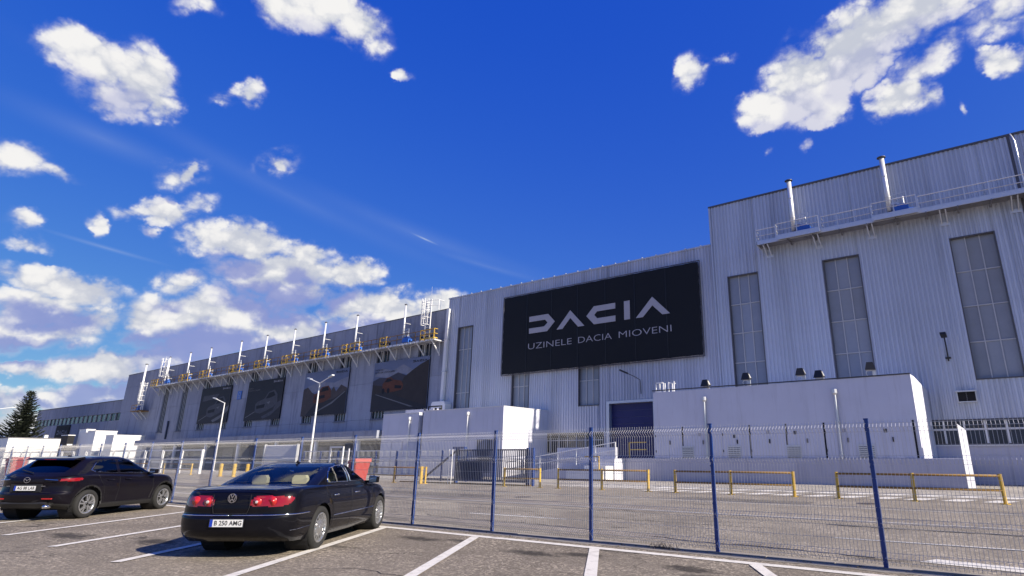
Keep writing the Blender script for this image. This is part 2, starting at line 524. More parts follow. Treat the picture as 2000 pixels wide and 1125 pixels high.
def concrete(name, col, streak=0.5, seed=0.0):
    m, k, b = new_mat(name)
    p = k.node('ShaderNodeVectorMath', {0: pos(k), 1: (seed, 0, seed)}, operation='ADD').outputs[0]
    a = k.noise(p, 0.35, 6.0, 0.65)
    v = k.noise(scaled(k, p, (1.0, 1.0, 0.09)), 1.7, 6.0, 0.7)
    f = k.noise(p, 7.0, 5.0, 0.65)
    oi = k.node('ShaderNodeObjectInfo').outputs['Random']
    s = k.m('ADD', 0.72, k.m('MULTIPLY', a, 0.40))
    s = k.m('ADD', s, k.m('MULTIPLY', k.m('SUBTRACT', oi, 0.5), 0.12))
    s = k.m('MULTIPLY', s, k.m('SUBTRACT', 1.0, k.m('MULTIPLY', k.smooth(v, 0.46, 0.76), streak)))
    s = k.m('MULTIPLY', s, k.m('ADD', 0.86, k.m('MULTIPLY', f, 0.28)))
    k.put(b.inputs['Base Color'], k.mix(1.0, col, s, 'MULTIPLY'))
    b.inputs['Roughness'].default_value = 0.85
    bp = k.node('ShaderNodeBump', {'Strength': 0.35, 'Distance': 0.03, 'Height': f})
    k.put(b.inputs['Normal'], bp.outputs[0])
    return m


def render_wall(name, col):
    """painted plaster with splash dirt near the ground and rain streaks"""
    m, k, b = new_mat(name)
    p = pos(k)
    a = k.noise(p, 0.5, 5.0, 0.6)
    v = k.noise(scaled(k, p, (1.0, 1.0, 0.07)), 2.6, 5.0, 0.7)
    z = k.node('ShaderNodeSeparateXYZ', {0: p}).outputs[2]
    lowz = k.smooth(k.m('ADD', z, k.m('MULTIPLY', a, 1.2)), 2.6, 0.5)
    d = k.m('ADD', k.m('MULTIPLY', k.smooth(v, 0.5, 0.8), 0.34), k.m('MULTIPLY', lowz, k.m('MULTIPLY', v, 0.55)), clamp=True)
    c = k.mix(d, col, tuple(x * f for x, f in zip(col, (0.45, 0.42, 0.38))))
    c = k.mix(1.0, c, k.m('ADD', 0.9, k.m('MULTIPLY', a, 0.2)), 'MULTIPLY')
    k.put(b.inputs['Base Color'], c)
    b.inputs['Roughness'].default_value = 0.8
    bp = k.node('ShaderNodeBump', {'Strength': 0.2, 'Distance': 0.01, 'Height': k.noise(p, 40.0, 3.0, 0.6)})
    k.put(b.inputs['Normal'], bp.outputs[0])
    return m


def sheet_metal(name, col):
    m, k, b = new_mat(name)
    p = pos(k)
    a = k.noise(p, 0.22, 4.0, 0.6)
    v = k.noise(scaled(k, p, (1.0, 1.0, 0.05)), 1.3, 5.0, 0.7)
    # sheet widths differ a little in tone
    x = k.node('ShaderNodeSeparateXYZ', {0: p}).outputs[0]
    cell = k.m('FLOOR', k.m('DIVIDE', x, 1.08))
    wn = k.node('ShaderNodeTexWhiteNoise', noise_dimensions='1D')
    k.put(wn.inputs['W'], cell)
    s = k.m('ADD', 0.82, k.m('MULTIPLY', a, 0.25))
    s = k.m('ADD', s, k.m('MULTIPLY', wn.outputs[0], 0.15))
    s = k.m('SUBTRACT', s, k.m('MULTIPLY', k.smooth(v, 0.5, 0.78), 0.30))
    k.put(b.inputs['Base Color'], k.mix(1.0, col, s, 'MULTIPLY'))
    b.inputs['Metallic'].default_value = 0.25
    k.put(b.inputs['Roughness'], k.m('ADD', 0.42, k.m('MULTIPLY', a, 0.2)))
    return m


def glass(name, tint=(0.5, 0.55, 0.55), rough=0.02, dark=0.0, ior=1.3):
    """window glass seen through: tinted transparency plus mirror reflection"""
    m = bpy.data.materials.new(name)
    m.use_nodes = True
    k = NT(m.node_tree)
    k.n.clear()
    o = k.node('ShaderNodeOutputMaterial')
    tr = k.node('ShaderNodeBsdfTransparent', {0: (*tint, 1)})
    gl = k.node('ShaderNodeBsdfGlossy', {0: (0.95, 0.95, 1, 1), 'Roughness': rough})
    fr = k.node('ShaderNodeFresnel', {0: ior})
    mx = k.node('ShaderNodeMixShader')
    k.put(mx.inputs[0], k.m('ADD', fr.outputs[0], dark, clamp=True))
    k.l.new(tr.outputs[0], mx.inputs[1])
    k.l.new(gl.outputs[0], mx.inputs[2])
    k.l.new(mx.outputs[0], o.inputs[0])
    return m


def pane_mat(name, col, rough=0.10, var=0.36):
    """dirty opaque factory pane"""
    m, k, b = new_mat(name)
    p = pos(k)
    n = k.noise(p, 0.9, 5.0, 0.65)
    oi = k.node('ShaderNodeObjectInfo').outputs['Random']
    s = k.m('ADD', 1.0 - var, k.m('ADD', k.m('MULTIPLY', n, var), k.m('MULTIPLY', oi, var)))
    k.put(b.inputs['Base Color'], k.mix(1.0, col, s, 'MULTIPLY'))
    k.put(b.inputs['Roughness'], k.m('ADD', rough, k.m('MULTIPLY', n, 0.2)))
    b.inputs['Specular IOR Level'].default_value = 0.6
    bp = k.node('ShaderNodeBump', {'Strength': 0.04, 'Distance': 0.05, 'Height': k.noise(p, 1.3, 2.0, 0.5)})
    k.put(b.inputs['Normal'], bp.outputs[0])
    return m


def car_paint(name, col, flake=0.0):
    m, k, b = new_mat(name)
    p = pos(k)
    n = k.noise(p, 3.0, 4.0, 0.6)
    k.put(b.inputs['Base Color'], k.mix(k.m('MULTIPLY', k.smooth(n, 0.4, 0.8), 0.35), col, (0.010, 0.0095, 0.010)))
    b.inputs['Metallic'].default_value = flake
    k.put(b.inputs['Roughness'], k.m('ADD', 0.30, k.m('MULTIPLY', n, 0.2)))
    b.inputs['Specular IOR Level'].default_value = 0.05
    b.inputs['Coat IOR'].default_value = 1.28
    b.inputs['Coat Weight'].default_value = 1.0
    k.put(b.inputs['Coat Roughness'], k.m('ADD', 0.015, k.m('MULTIPLY', k.smooth(n, 0.45, 0.8), 0.06)))
    return m


M = dict(
    lot=asphalt('lot_asphalt', (0.148, 0.126, 0.098), (0.205, 0.176, 0.138), 1.0, 0.0, ((-9.2, 8.2, 0.9, 0.35), (-8.3, 8.35, 0.6, 0.25), (-6.3, 8.0, 0.9, 0.4), (-5.6, 8.3, 0.7, 0.3), (-3.6, 8.1, 0.8, 0.35), (-2.0, 8.0, 0.8, 0.35), (-4.6, 6.2, 0.5, 0.3), (-12.9, 5.2, 0.9, 0.5), (-15.3, 4.6, 1.3, 0.5), (-14.6, 7.6, 0.7, 0.35))),
    road=asphalt('road_asphalt', (0.178, 0.155, 0.124), (0.232, 0.203, 0.163), 0.8, 17.0, (), 1.2),
    yard=asphalt('yard_concrete_ground', (0.26, 0.235, 0.20), (0.31, 0.285, 0.245), 0.6, 31.0),
    tar=simple('tar_crack', (0.028, 0.024, 0.020), 0.8, var=0.3, scale=5),
    ochre_dark=simple('rusty_iron', (0.07, 0.055, 0.045), 0.7, var=0.3, scale=9, bump=0.5),
    patch=asphalt('asphalt_patch', (0.115, 0.103, 0.088), (0.135, 0.12, 0.10), 0.2, 53.0),
    kerb=concrete('kerb_concrete', (0.27, 0.245, 0.21), 0.5),
    paint=road_paint('road_paint', (0.66, 0.63, 0.57), 0.40),
    paint_old=road_paint('worn_road_paint', (0.52, 0.50, 0.46), 0.75),
    conc=concrete('hall_concrete', (0.345, 0.365, 0.43), 0.45),
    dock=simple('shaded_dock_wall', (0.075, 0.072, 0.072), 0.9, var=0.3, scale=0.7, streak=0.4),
    conc_dark=concrete('old_concrete', (0.20, 0.20, 0.22), 0.45, 9.0),
    joint=simple('joint_shadow_gap', (0.07, 0.07, 0.075), 0.9),
    sheet=sheet_metal('corrugated_sheet', (0.52, 0.54, 0.605)),
    sheet2=sheet_metal('corrugated_sheet_tall_hall', (0.53, 0.565, 0.635)),
    plaster=render_wall('white_plaster', (0.61, 0.62, 0.70)),
    plinth=render_wall('grey_plaster', (0.50, 0.50, 0.575)),
    white=simple('white_paint', (0.74, 0.74, 0.73), 0.5, var=0.06),
    galv=simple('galvanised_steel', (0.62, 0.63, 0.64), 0.42, 0.55, var=0.1, scale=6),
    stain=simple('stainless_pipe', (0.74, 0.74, 0.74), 0.42, 0.35, var=0.06, scale=4),
    yellow=simple('yellow_paint', (0.60, 0.385, 0.05), 0.5, var=0.18, scale=7),
    ochre=simple('shaded_yellow_paint', (0.25, 0.14, 0.028), 0.65, var=0.3, scale=6),  # darker yellow: shade on the rails is put into the colour
    blue=simple('blue_powder_coat', (0.009, 0.040, 0.19), 0.35, var=0.12, scale=3),
    navy=simple('navy_paint', (0.020, 0.028, 0.075), 0.45, var=0.2, scale=3),
    doorblue=simple('roller_door_blue', (0.014, 0.014, 0.10), 0.45, var=0.2, scale=1.0),
    burner=simple('burner_blue', (0.03, 0.13, 0.5), 0.4),
    red=simple('red_plastic', (0.40, 0.035, 0.022), 0.5, var=0.15, scale=4),
    black=simple('black_plastic', (0.012, 0.012, 0.013), 0.5, var=0.25, scale=5),
    rubber=simple('tyre_rubber', (0.016, 0.016, 0.016), 0.85, var=0.3, scale=18, bump=0.3),
    banner=simple('banner_mesh', (0.011, 0.013, 0.016), 0.75, var=0.2, scale=0.8, spec=0.25),
    letter=simple('banner_lettering', (0.40, 0.39, 0.42), 0.7, var=0.08),
    letter_dim=simple('dim_lettering', (0.13, 0.14, 0.17), 0.7),
    mullion=simple('window_mullion', (0.50, 0.50, 0.50), 0.5, var=0.1, scale=5),
    frame_dark=simple('dark_window_frame', (0.09, 0.09, 0.10), 0.5),
    pane=pane_mat('factory_pane', (0.26, 0.28, 0.32)),
    pane_dark=pane_mat('dark_pane', (0.028, 0.030, 0.038), 0.08),
    cavity=simple('dark_interior', (0.014, 0.014, 0.016), 0.9),
    gold=simple('galvanised_wire', (0.52, 0.51, 0.49), 0.5, 0.0, var=0.1, scale=5),
    bark=simple('bark', (0.06, 0.042, 0.03), 0.95, var=0.3, scale=4, bump=0.6),
    needles=simple('spruce_needles', (0.030, 0.038, 0.022), 0.8, var=0.45, scale=1.2),
    dirt=simple('dry_dirt', (0.16, 0.13, 0.095), 0.95, var=0.4, scale=20, bump=0.8),
    lampglass=simple('lamp_lens', (0.5, 0.5, 0.48), 0.15),
)

# ================================================================ the setting
g = obj('ground', MB().quad((-1500, -400, 0), (900, -400, 0), (900, 1500, 0), (-1500, 1500, 0)), M['road'], kind='structure')
FY = 9.7                                     # fence line


def slab(name, x0, x1, y0, y1, z, mat):
    return obj(name, MB().quad((x0, y0, z), (x1, y0, z), (x1, y1, z), (x0, y1, z)), mat, kind='structure')


slab('parking_lot', -120, 40, -30, FY - 0.02, 0.004, M['lot'])
slab('yard_apron', -29, 14, 27.2, 42, 0.004, M['yard'])
slab('yard_verge', -200, -29, 26.6, 42, 0.004, M['yard'])


def ragged_strip(name, x0, x1, y0, y1, z, mat, step=0.35, amp=0.05):
    mb = MB()
    n = int((x1 - x0) / step)
    top, bot = [], []
    for i in range(n + 1):
        x = x0 + (x1 - x0) * i / n
        bot.append((x, y0 + random.uniform(-amp, amp), z))
        top.append((x, y1 + random.uniform(-amp, amp) * 0.5, z))
    mb.add(bot + top, [(i, i + 1, n + 2 + i, n + 1 + i) for i in range(n)])
    return obj(name, mb, mat, kind='structure')


ragged_strip('fence_kerb_strip', -120, 20, 9.36, 9.92, 0.008, M['kerb'])
kb = MB()
x = -60.0
while x < 12:
    kb.box(x, x + 0.98, FY - 0.07, FY + 0.07, 0.0, 0.022 + random.uniform(-0.006, 0.006))
    x += 1.0
obj('fence_footing', kb, M['kerb'], kind='structure')
# wind-blown dirt against the fence
dm = MB()
for i in range(520):
    x = random.uniform(-46, 4)
    y = FY - 0.09 - abs(random.gauss(0, 0.10))
    s = random.uniform(0.006, 0.028)
    a = random.uniform(0, 6.28)
    dm.add([(x + s * math.cos(a + t), y + s * math.sin(a + t) * 0.8, 0.012) for t in (0, 2.1, 4.2)] + [(x, y, 0.012 + s * 0.9)], [(0, 1, 3), (1, 2, 3), (2, 0, 3)])
for cx in (-4.8, -4.65):
    for i in range(40):
        x, y = random.gauss(cx, 0.12), FY - 0.08 - abs(random.gauss(0, 0.06))
        h = random.uniform(0.03, 0.12)
        a = random.uniform(0, 6.28)
        dm.add([(x, y, 0.01), (x + 0.012, y, 0.01), (x + 0.08 * math.cos(a), y + 0.06 * math.sin(a), 0.01 + h)], [(0, 1, 2)])
obj('wind_blown_litter', dm, M['dirt'], kind='stuff')['label'] = 'dry leaves and grit along the fence foot'


# painted markings
def marking(name, pts, z=0.012, mat='paint'):
    return obj(name, MB().add([(x, y, z) for x, y in pts], [tuple(range(len(pts)))]), M[mat], kind='structure')


def stripe(name, a, b, w, z=0.012, mat='paint'):
    d = Vector((b[0] - a[0], b[1] - a[1])).normalized()
    n = Vector((-d.y, d.x)) * w / 2
    return marking(name, [(a[0] - n.x, a[1] - n.y), (b[0] - n.x, b[1] - n.y), (b[0] + n.x, b[1] + n.y), (a[0] + n.x, a[1] + n.y)], z, mat)


stripe('parking_edge_line', (-40, 9.02), (8, 9.02), 0.19)
for i in range(-1, 11):
    xt = -2.95 - 2.75 * i
    stripe('parking_bay_line', (xt, 8.92), (xt + 3.05, 3.9), 0.17, 0.016)
for a, b in (((-12.1, 12.5), (-8.9, 12.66)), ((-22.5, 12.4), (-18.0, 12.4)), ((-32, 12.4), (-27.5, 12.4)), ((-2.6, 12.7), (1.8, 12.75))):
    stripe('road_dash', a, b, 0.14, 0.008, 'paint')
stripe('road_line', (-60, 16.0), (-30, 16.0), 0.13, 0.008, 'paint_old')
stripe('road_line', (-28, 16.0), (-6, 16.15), 0.12, 0.008, 'paint_old')
stripe('road_line', (-5.9, 16.2), (3, 16.35), 0.12, 0.008, 'paint_old')
stripe('road_line', (-50, 20.2), (2, 20.2), 0.12, 0.008, 'paint_old')
marking('painted_kerb_patch', [(-1.0, 10.55), (2.6, 9.95), (2.7, 10.4), (-0.8, 10.95)], 0.008, 'paint')
for i in range(15):
    x = -13.6 + 1.22 * i
    j = random.uniform(-0.05, 0.05)
    marking('hatch_bar', [(x + j, 25.15), (x + 0.70 + j, 25.15), (x + 1.15 + j, 26.45), (x + 0.45 + j, 26.45)], 0.008)
for i in range(14):
    x = -14.2 + 1.3 * i
    marking('hatch_bar', [(x, 27.5), (x + 0.75, 27.5), (x + 1.25, 28.6), (x + 0.45, 28.6)], 0.014, 'paint')
for i in range(9):
    x = -19.5 + 0.8 * i
    marking('hatch_bar', [(x, 26.4), (x + 0.35, 26.4), (x + 1.2, 29.8), (x + 0.85, 29.8)], 0.010, 'paint')

def crack(name, pts, w, mat, z):
    mb = MB()
    pp = []
    for (x0, y0), (x1, y1) in zip(pts, pts[1:]):
        n = max(3, int(math.hypot(x1 - x0, y1 - y0) / 0.18))
        pp += [(x0 + (x1 - x0) * i / n + random.gauss(0, 0.02), y0 + (y1 - y0) * i / n + random.gauss(0, 0.035)) for i in range(n)]
    pp.append(pts[-1])
    v = []
    for x, y in pp:
        ww = w * random.uniform(0.25, 1.0)
        v += [(x, y - ww / 2, z), (x, y + ww / 2, z)]
    mb.add(v, [(2 * i, 2 * i + 2, 2 * i + 3, 2 * i + 1) for i in range(len(pp) - 1)])
    return obj(name, mb, M[mat], kind='structure')


crack('road_crack', [(-3.2, 15.1), (-1.8, 14.9), (0.2, 15.0), (3.5, 15.1)], 0.16, 'tar', 0.007)
crack('road_crack', [(-12.8, 11.6), (-11.2, 11.3), (-9.4, 11.45), (-7.2, 11.2)], 0.06, 'tar', 0.007)
crack('road_crack', [(-5.6, 10.9), (-4.6, 10.75), (-3.0, 10.8), (-1.6, 10.6)], 0.10, 'tar', 0.007)
crack('road_crack', [(-9.0, 13.6), (-6.5, 13.45), (-4.0, 13.6)], 0.05, 'tar', 0.007)
crack('road_crack', [(-24.0, 14.2), (-19.0, 13.9), (-14.0, 14.1), (-10.5, 13.8)], 0.06, 'tar', 0.007)
crack('lot_crack', [(-8.1, 5.2), (-7.5, 5.6), (-6.2, 5.5), (-5.2, 6.0)], 0.025, 'tar', 0.0075)
crack('lot_crack', [(-13.6, 6.2), (-12.4, 6.9), (-11.9, 8.0)], 0.025, 'tar', 0.0075)
for px_, py_, w_, h_ in ((-20, 18.2, 7.5, 1.4), (-7.5, 21.6, 5.0, 1.3), (-34, 13.6, 6.0, 1.2)):
    pts = []
    for i in range(28):
        t = 2 * math.pi * i / 28
        c_, s_ = math.cos(t), math.sin(t)
        m_ = 1 / max(abs(c_), abs(s_))
        pts.append((px_ + w_ / 2 * c_ * min(m_, 1.25) + random.uniform(-0.06, 0.06), py_ + h_ / 2 * s_ * min(m_, 1.25) + random.uniform(-0.04, 0.04)))
    marking('asphalt_patch', pts, 0.0035, 'patch')
for mx_, my_ in ((-15.2, 18.6), (-3.4, 22.4)):
    mh_ = thing('manhole_cover', 'round iron manhole cover in the road ' + ('opposite the sliding gate' if mx_ < -10 else 'opposite the annex doors'), 'manhole cover', (mx_, my_, 0))
    obj('rim', MB().lathe([(0.36, 0.004), (0.36, 0.010), (0.30, 0.010), (0.30, 0.004)], 24, (mx_, my_, 0)), M['frame_dark'], mh_)
    obj('lid', MB().lathe([(0.001, 0.0085), (0.295, 0.0085)], 24, (mx_, my_, 0)), M['ochre_dark'], mh_)

# ================================================================ factory halls
Y0 = 42.0


def zc(x, z):
    return z * (1 + 0.00063 * (x + 45.4))


def ribbed(mb, x0, x1, z0, z1, y=Y0, pitch=0.27, depth=0.06):
    """trapezoidal profile sheet between x0..x1, z0..z1, ribs running up"""
    prof = [(x0, y)]
    i = math.floor(x0 / pitch)
    while True:
        b = i * pitch
        for dx, dy in ((0.0, 0), (0.09, 0), (0.125, -depth), (0.235, -depth)):
            xx = b + dx
            if x0 + 1e-4 < xx < x1 - 1e-4:
                prof.append((xx, y + dy))
        if b > x1:
            break
        i += 1
    prof.append((x1, y))
    n = len(prof)
    mb.add([(px, py, z0) for px, py in prof] + [(px, py, z1) for px, py in prof], [(i, i + 1, n + i + 1, n + i) for i in range(n - 1)])


def wall_with_holes(x0, x1, z0, z1, holes, y=Y0):
    """ribbed wall leaving rectangular holes (xa, xb, za, zb)"""
    mb = MB()
    xs = sorted({x0, x1, *[h[0] for h in holes], *[h[1] for h in holes]})
    for a, b in zip(xs, xs[1:]):
        hs = sorted((h for h in holes if h[0] <= a + 1e-6 and h[1] >= b - 1e-6), key=lambda h: h[2])
        z = z0
        for h in hs:
            if h[2] > z:
                ribbed(mb, a, b, z, h[2], y)
            z = max(z, h[3])
        if z < z1:
            ribbed(mb, a, b, z, z1, y)
    return mb


def window_unit(parent, xa, xb, rows, cols, y=Y0, inset=0.20, pane='pane', mull='mullion', bar=0.06):
    """glazed opening: reveal frame, bars and one mesh for each pane"""
    za, zb = rows[0], rows[-1]
    fr = MB()
    t = 0.07
    fr.box(xa - t, xa, y - 0.07, y + inset + 0.02, za - t, zb + t).box(xb, xb + t, y - 0.07, y + inset + 0.02, za - t, zb + t)
    fr.box(xa, xb, y - 0.07, y + inset + 0.02, zb, zb + t).box(xa, xb, y - 0.10, y + inset + 0.02, za - t, za)
    w = obj('window', fr, M['frame_dark'], parent)
    xs = [xa + (xb - xa) * i / cols for i in range(cols + 1)]
    bm = MB()
    for xx in xs[1:-1]:
        bm.box(xx - bar / 2, xx + bar / 2, y + inset - 0.07, y + inset - 0.005, za, zb)
    for zz in rows[1:-1]:
        bm.box(xa, xb, y + inset - 0.062, y + inset - 0.002, zz - bar / 2, zz + bar / 2)
    obj('glazing_bar', bm, M[mull], w)
    for i in range(cols):
        for r0, r1 in zip(rows, rows[1:]):
            tl = random.uniform(-0.012, 0.012)
            tv = random.uniform(-0.012, 0.012)
            obj('pane', MB().quad((xs[i], y + inset - tl, r0), (xs[i + 1], y + inset + tl, r0), (xs[i + 1], y + inset + tl + tv, r1), (xs[i], y + inset - tl + tv, r1)), M[pane], w)
    return w


def hall_shell(parent, x0, x1, z, depth, mat, y=Y0):
    """roof, back and the side walls behind the facade skin"""
    mb = MB()
    mb.box(x0, x1, y + 0.35, y + depth, 0, z - 0.03)
    return obj('hall_body', mb, mat, parent)


# ---------------------------------------------- tall ribbed hall on the right
XR0, XR1, ZR = -15.45, 34.0, 21.16
rh = thing('tall_hall', 'tallest grey ribbed steel factory hall, with slender windows and two thick flues', 'factory hall', (10, Y0, 0))
RW = [(-14.25, -11.98), (-7.2, -4.92), (0.58, 2.88), (8.2, 10.5)]
rows = [6.03, 8.28, 10.53, 12.78, 15.0]
holes = [(a, b, rows[0], rows[-1]) for a, b in RW] + [(-2.6, 12, 2.28, 3.62)]
obj('cladding', wall_with_holes(XR0, XR1, 2.28, ZR, holes), M['sheet2'], rh)
hall_shell(rh, XR0 + 0.02, XR1, ZR, 45, M['conc_dark'])
obj('corner_flashing', MB().box(XR0 - 0.05, XR0 + 0.10, Y0 - 0.09, Y0 + 0.4, 0, ZR).box(XR0, XR0 + 0.02, Y0 + 0.4, Y0 + 45, 0, ZR), M['sheet2'], rh)
mb = MB()
mb.box(XR0 - 0.06, XR1, Y0 - 0.10, Y0 + 0.4, ZR, ZR + 0.14)
obj('roof_edge', mb, M['frame_dark'], rh)
for a, b in RW:
    window_unit(rh, a, b, rows, 3)
obj('plinth', MB().box(XR0, XR1, Y0 - 0.06, Y0 + 0.3, 0, 2.2), M['plinth'], rh)
window_unit(rh, -2.6, 12, [2.28, 3.1, 3.62], 14, inset=0.14, pane='pane_dark', mull='white', bar=0.11)
obj('window_ledge', MB().box(-2.8, 12.2, Y0 - 0.16, Y0, 2.14, 2.205), M['white'], rh)
# expansion joint with rainwater pipe
obj('expansion_joint', MB().box(4.58, 4.72, Y0 - 0.075, Y0 - 0.05, 0.3, ZR), M['frame_dark'], rh)
obj('rainwater_pipe', MB().tube([(4.9, Y0 - 0.17, 0.2), (4.9, Y0 - 0.17, ZR - 0.5), (4.78, Y0 - 0.05, ZR + 0.1)], 0.07, 8), M['galv'], rh, smooth=True)
# horizontal sheet laps
lap = MB()
cuts = [XR0 + 0.1] + [e for w in RW for e in (w[0] - 0.08, w[1] + 0.08)] + [XR1]
for i in range(0, len(cuts), 2):
    lap.box(cuts[i], cuts[i + 1], Y0 - 0.068, Y0 - 0.061, 10.6, 10.63)
lap.box(XR0 + 0.1, XR1, Y0 - 0.068, Y0 - 0.061, 16.3, 16.33)
obj('sheet_lap', lap, M['sheet2'], rh)
v = obj('louvre_window', MB().box(-0.62, 0.40, Y0 - 0.22, Y0 - 0.05, 4.66, 4.72).box(-0.62, -0.56, Y0 - 0.22, Y0 - 0.05, 4.72, 5.28).box(0.34, 0.40, Y0 - 0.22, Y0 - 0.05, 4.72, 5.28).box(-0.66, 0.44, Y0 - 0.34, Y0 - 0.05, 5.28, 5.36), M['galv'], rh)
for a, b in ((-0.555, -0.13), (-0.09, 0.335)):
    obj('pane', MB().quad((a, Y0 - 0.15, 4.72), (b, Y0 - 0.15, 4.72), (b, Y0 - 0.15, 5.28), (a, Y0 - 0.15, 5.28)), M['cavity'], v)
obj('louvre_post', MB().box(-0.128, -0.092, Y0 - 0.18, Y0 - 0.12, 4.72, 5.28), M['frame_dark'], v)

# ---------------------------------------------- middle ribbed hall with the banner
XM0, XM1, ZM = -45.33, -15.5, 17.92
mh = thing('banner_hall', 'ribbed steel factory hall carrying the big black banner', 'factory hall', (-30, Y0, 0))
MW = [(-43.6, -41.6, [6.17, 7.76, 12.21, 14.53]), (-36.0, -34.0, [5.75, 7.9, 12.2, 14.5]), (-28.35, -26.3, [5.79, 7.93, 12.2, 14.5])]
DOOR = (-25.25, -21.15, 1.42, 5.8)
holes = [(a, b, r[0], r[-1]) for a, b, r in MW] + [DOOR, (-32.4, -25.9, 1.95, 3.45)]
obj('cladding', wall_with_holes(XM0, XM1, 1.42, ZM, holes), M['sheet'], mh)
hall_shell(mh, XM0 + 0.02, XM1, ZM, 45, M['conc_dark'])
obj('roof_edge', MB().box(XM0 - 0.05, XM1 - 0.06, Y0 - 0.10, Y0 + 0.4, ZM, ZM + 0.12), M['sheet'], mh)
clip = MB()
xx = XM0 + 0.6
while xx < XM1:
    clip.box(xx, xx + 0.10, Y0 - 0.14, Y0 - 0.06, ZM + 0.12, ZM + 0.19)
    xx += 1.35
obj('roof_edge_clip', clip, M['stain'], mh)
for a, b, r in MW:
    window_unit(mh, a, b, r, 3)
window_unit(mh, -32.4, -25.9, [1.95, 2.9, 3.45], 7, inset=0.16, pane='pane_dark', mull='mullion', bar=0.07)
obj('plinth', MB().box(XM0, XM1, Y0 - 0.07, Y0 + 0.3, 0, 1.4), M['plinth'], mh)
door = obj('roller_door', MB().box(DOOR[0] - 0.28, DOOR[0], Y0 - 0.12, Y0 + 0.45, 1.42, DOOR[3] + 0.2).box(DOOR[1], DOOR[1] + 0.28, Y0 - 0.12, Y0 + 0.45, 1.42, DOOR[3] + 0.2).box(DOOR[0], DOOR[1], Y0 - 0.12, Y0 + 0.45, DOOR[3], DOOR[3] + 0.2), M['galv'], mh)
zz = 1.42
while zz < DOOR[3] - 0.1:
    obj('door_slat', MB().box(DOOR[0], DOOR[1], Y0 + 0.33, Y0 + 0.345, zz, min(zz + 0.53, DOOR[3])), M['doorblue'], door)
    zz += 0.545

# ---------------------------------------------- concrete hall on the left
XL0, XL1, ZL = -128.6, -45.33, 16.86
lh = thing('concrete_hall', 'long grey concrete factory hall with hanging posters and a row of flues', 'factory hall', (-87, Y0, 0))
PAIRS = [(-56.8, -54.55, -49.7, -47.6), (-70.55, -68.45, -63.7, -61.6), (-84.5, -82.4, -77.65, -75.6), (-98.35, -96.1, -91.4, -89.4), (-111.95, -110.0, -105.2, -103.3)]
strips = sorted([(p[0], p[1]) for p in PAIRS] + [(p[2], p[3]) for p in PAIRS] + [(-119.2, -117.2), (-126.0, -124.0)])[0:]
strips = [s for s in strips if s[0] > -113]
WZ0, WZ1 = 5.62, 14.3
mb = MB()


def lbox(mb, x0, x1, y0, y1, z0, z1):
    vs = [(x, y, zc(x, z)) for z in (z0, z1) for y in (y0, y1) for x in (x0, x1)]
    mb.add(vs, [(0, 2, 3, 1), (4, 5, 7, 6), (0, 1, 5, 4), (2, 6, 7, 3), (0, 4, 6, 2), (1, 3, 7, 5)])
    return mb


obj('hall_body', lbox(MB(), XL0 + 0.05, XL1 - 0.05, Y0 + 0.30, Y0 + 45, 0, ZL - 0.05), M['joint'], lh)
G = 0.02
edges = [XL0]
for a, b in strips:
    edges += [a, b]
edges.append(XL1)
for i in range(0, len(edges), 2):                      # concrete panels between the window strips
    a, b = edges[i], edges[i + 1]
    n = max(1, round((b - a) / 5.2))
    for j in range(n):
        p, q = a + (b - a) * j / n, a + (b - a) * (j + 1) / n
        for z0, z1 in ((0, 5.62), (5.62, 9.75), (9.75, 14.3)):
            obj('wall_panel', lbox(MB(), p + G / 2, q - G / 2, Y0 + random.uniform(-0.012, 0.012), Y0 + 0.28, z0 + (G if z0 else 0), z1), M['conc'], lh)
for a, b in strips:
    obj('wall_panel', lbox(MB(), a + G / 2, b - G / 2, Y0 + random.uniform(-0.01, 0.01), Y0 + 0.28, 0, WZ0), M['conc'], lh)
xs = [XL0 + (XL1 - XL0) * i / 14 for i in range(15)]
for a, b in zip(xs, xs[1:]):                            # parapet panels
    obj('parapet_panel', lbox(MB(), a + G / 2, b - G / 2, Y0 + random.uniform(-0.015, 0.01), Y0 + 0.28, 14.3 + G, ZL), M['conc'], lh)
obj('coping', lbox(MB(), XL0 - 0.05, XL1, Y0 - 0.05, Y0 + 0.5, ZL, ZL + 0.07), M['frame_dark'], lh)
for a, b in strips:
    w = obj('window', lbox(lbox(MB(), a, b, Y0 + 0.02, Y0 + 0.2, WZ0 + 0.001, WZ0 + 0.09), a - 0.1, b + 0.1, Y0 - 0.12, Y0 + 0.05, WZ0 - 0.10, WZ0 - 0.03), M['conc_dark'], lh)
    bm = MB()
    for t in (0.25, 0.5, 0.75):
        xx = a + (b - a) * t
        lbox(bm, xx - 0.035, xx + 0.035, Y0 + 0.12, Y0 + 0.19, WZ0 + 0.09, WZ1)
    obj('glazing_bar', bm, M['mullion'], w)
    for t in range(4):
        for z0, z1 in ((5.71, 7.2), (7.2, 8.7), (8.7, 10.2), (10.2, 11.7), (11.7, 13.0), (13.0, 14.3)):
            obj('pane', lbox(MB(), a + (b - a) * t / 4, a + (b - a) * (t + 1) / 4, Y0 + 0.2 + random.uniform(0, 0.012), Y0 + 0.215, z0 + 0.012, z1), M['pane_dark'], w)
obj('rainwater_pipe', MB().tube([(-108.05, Y0 - 0.12, 0.2), (-108.05, Y0 - 0.12, 7.1)], 0.13, 8), M['frame_dark'], lh, smooth=True)
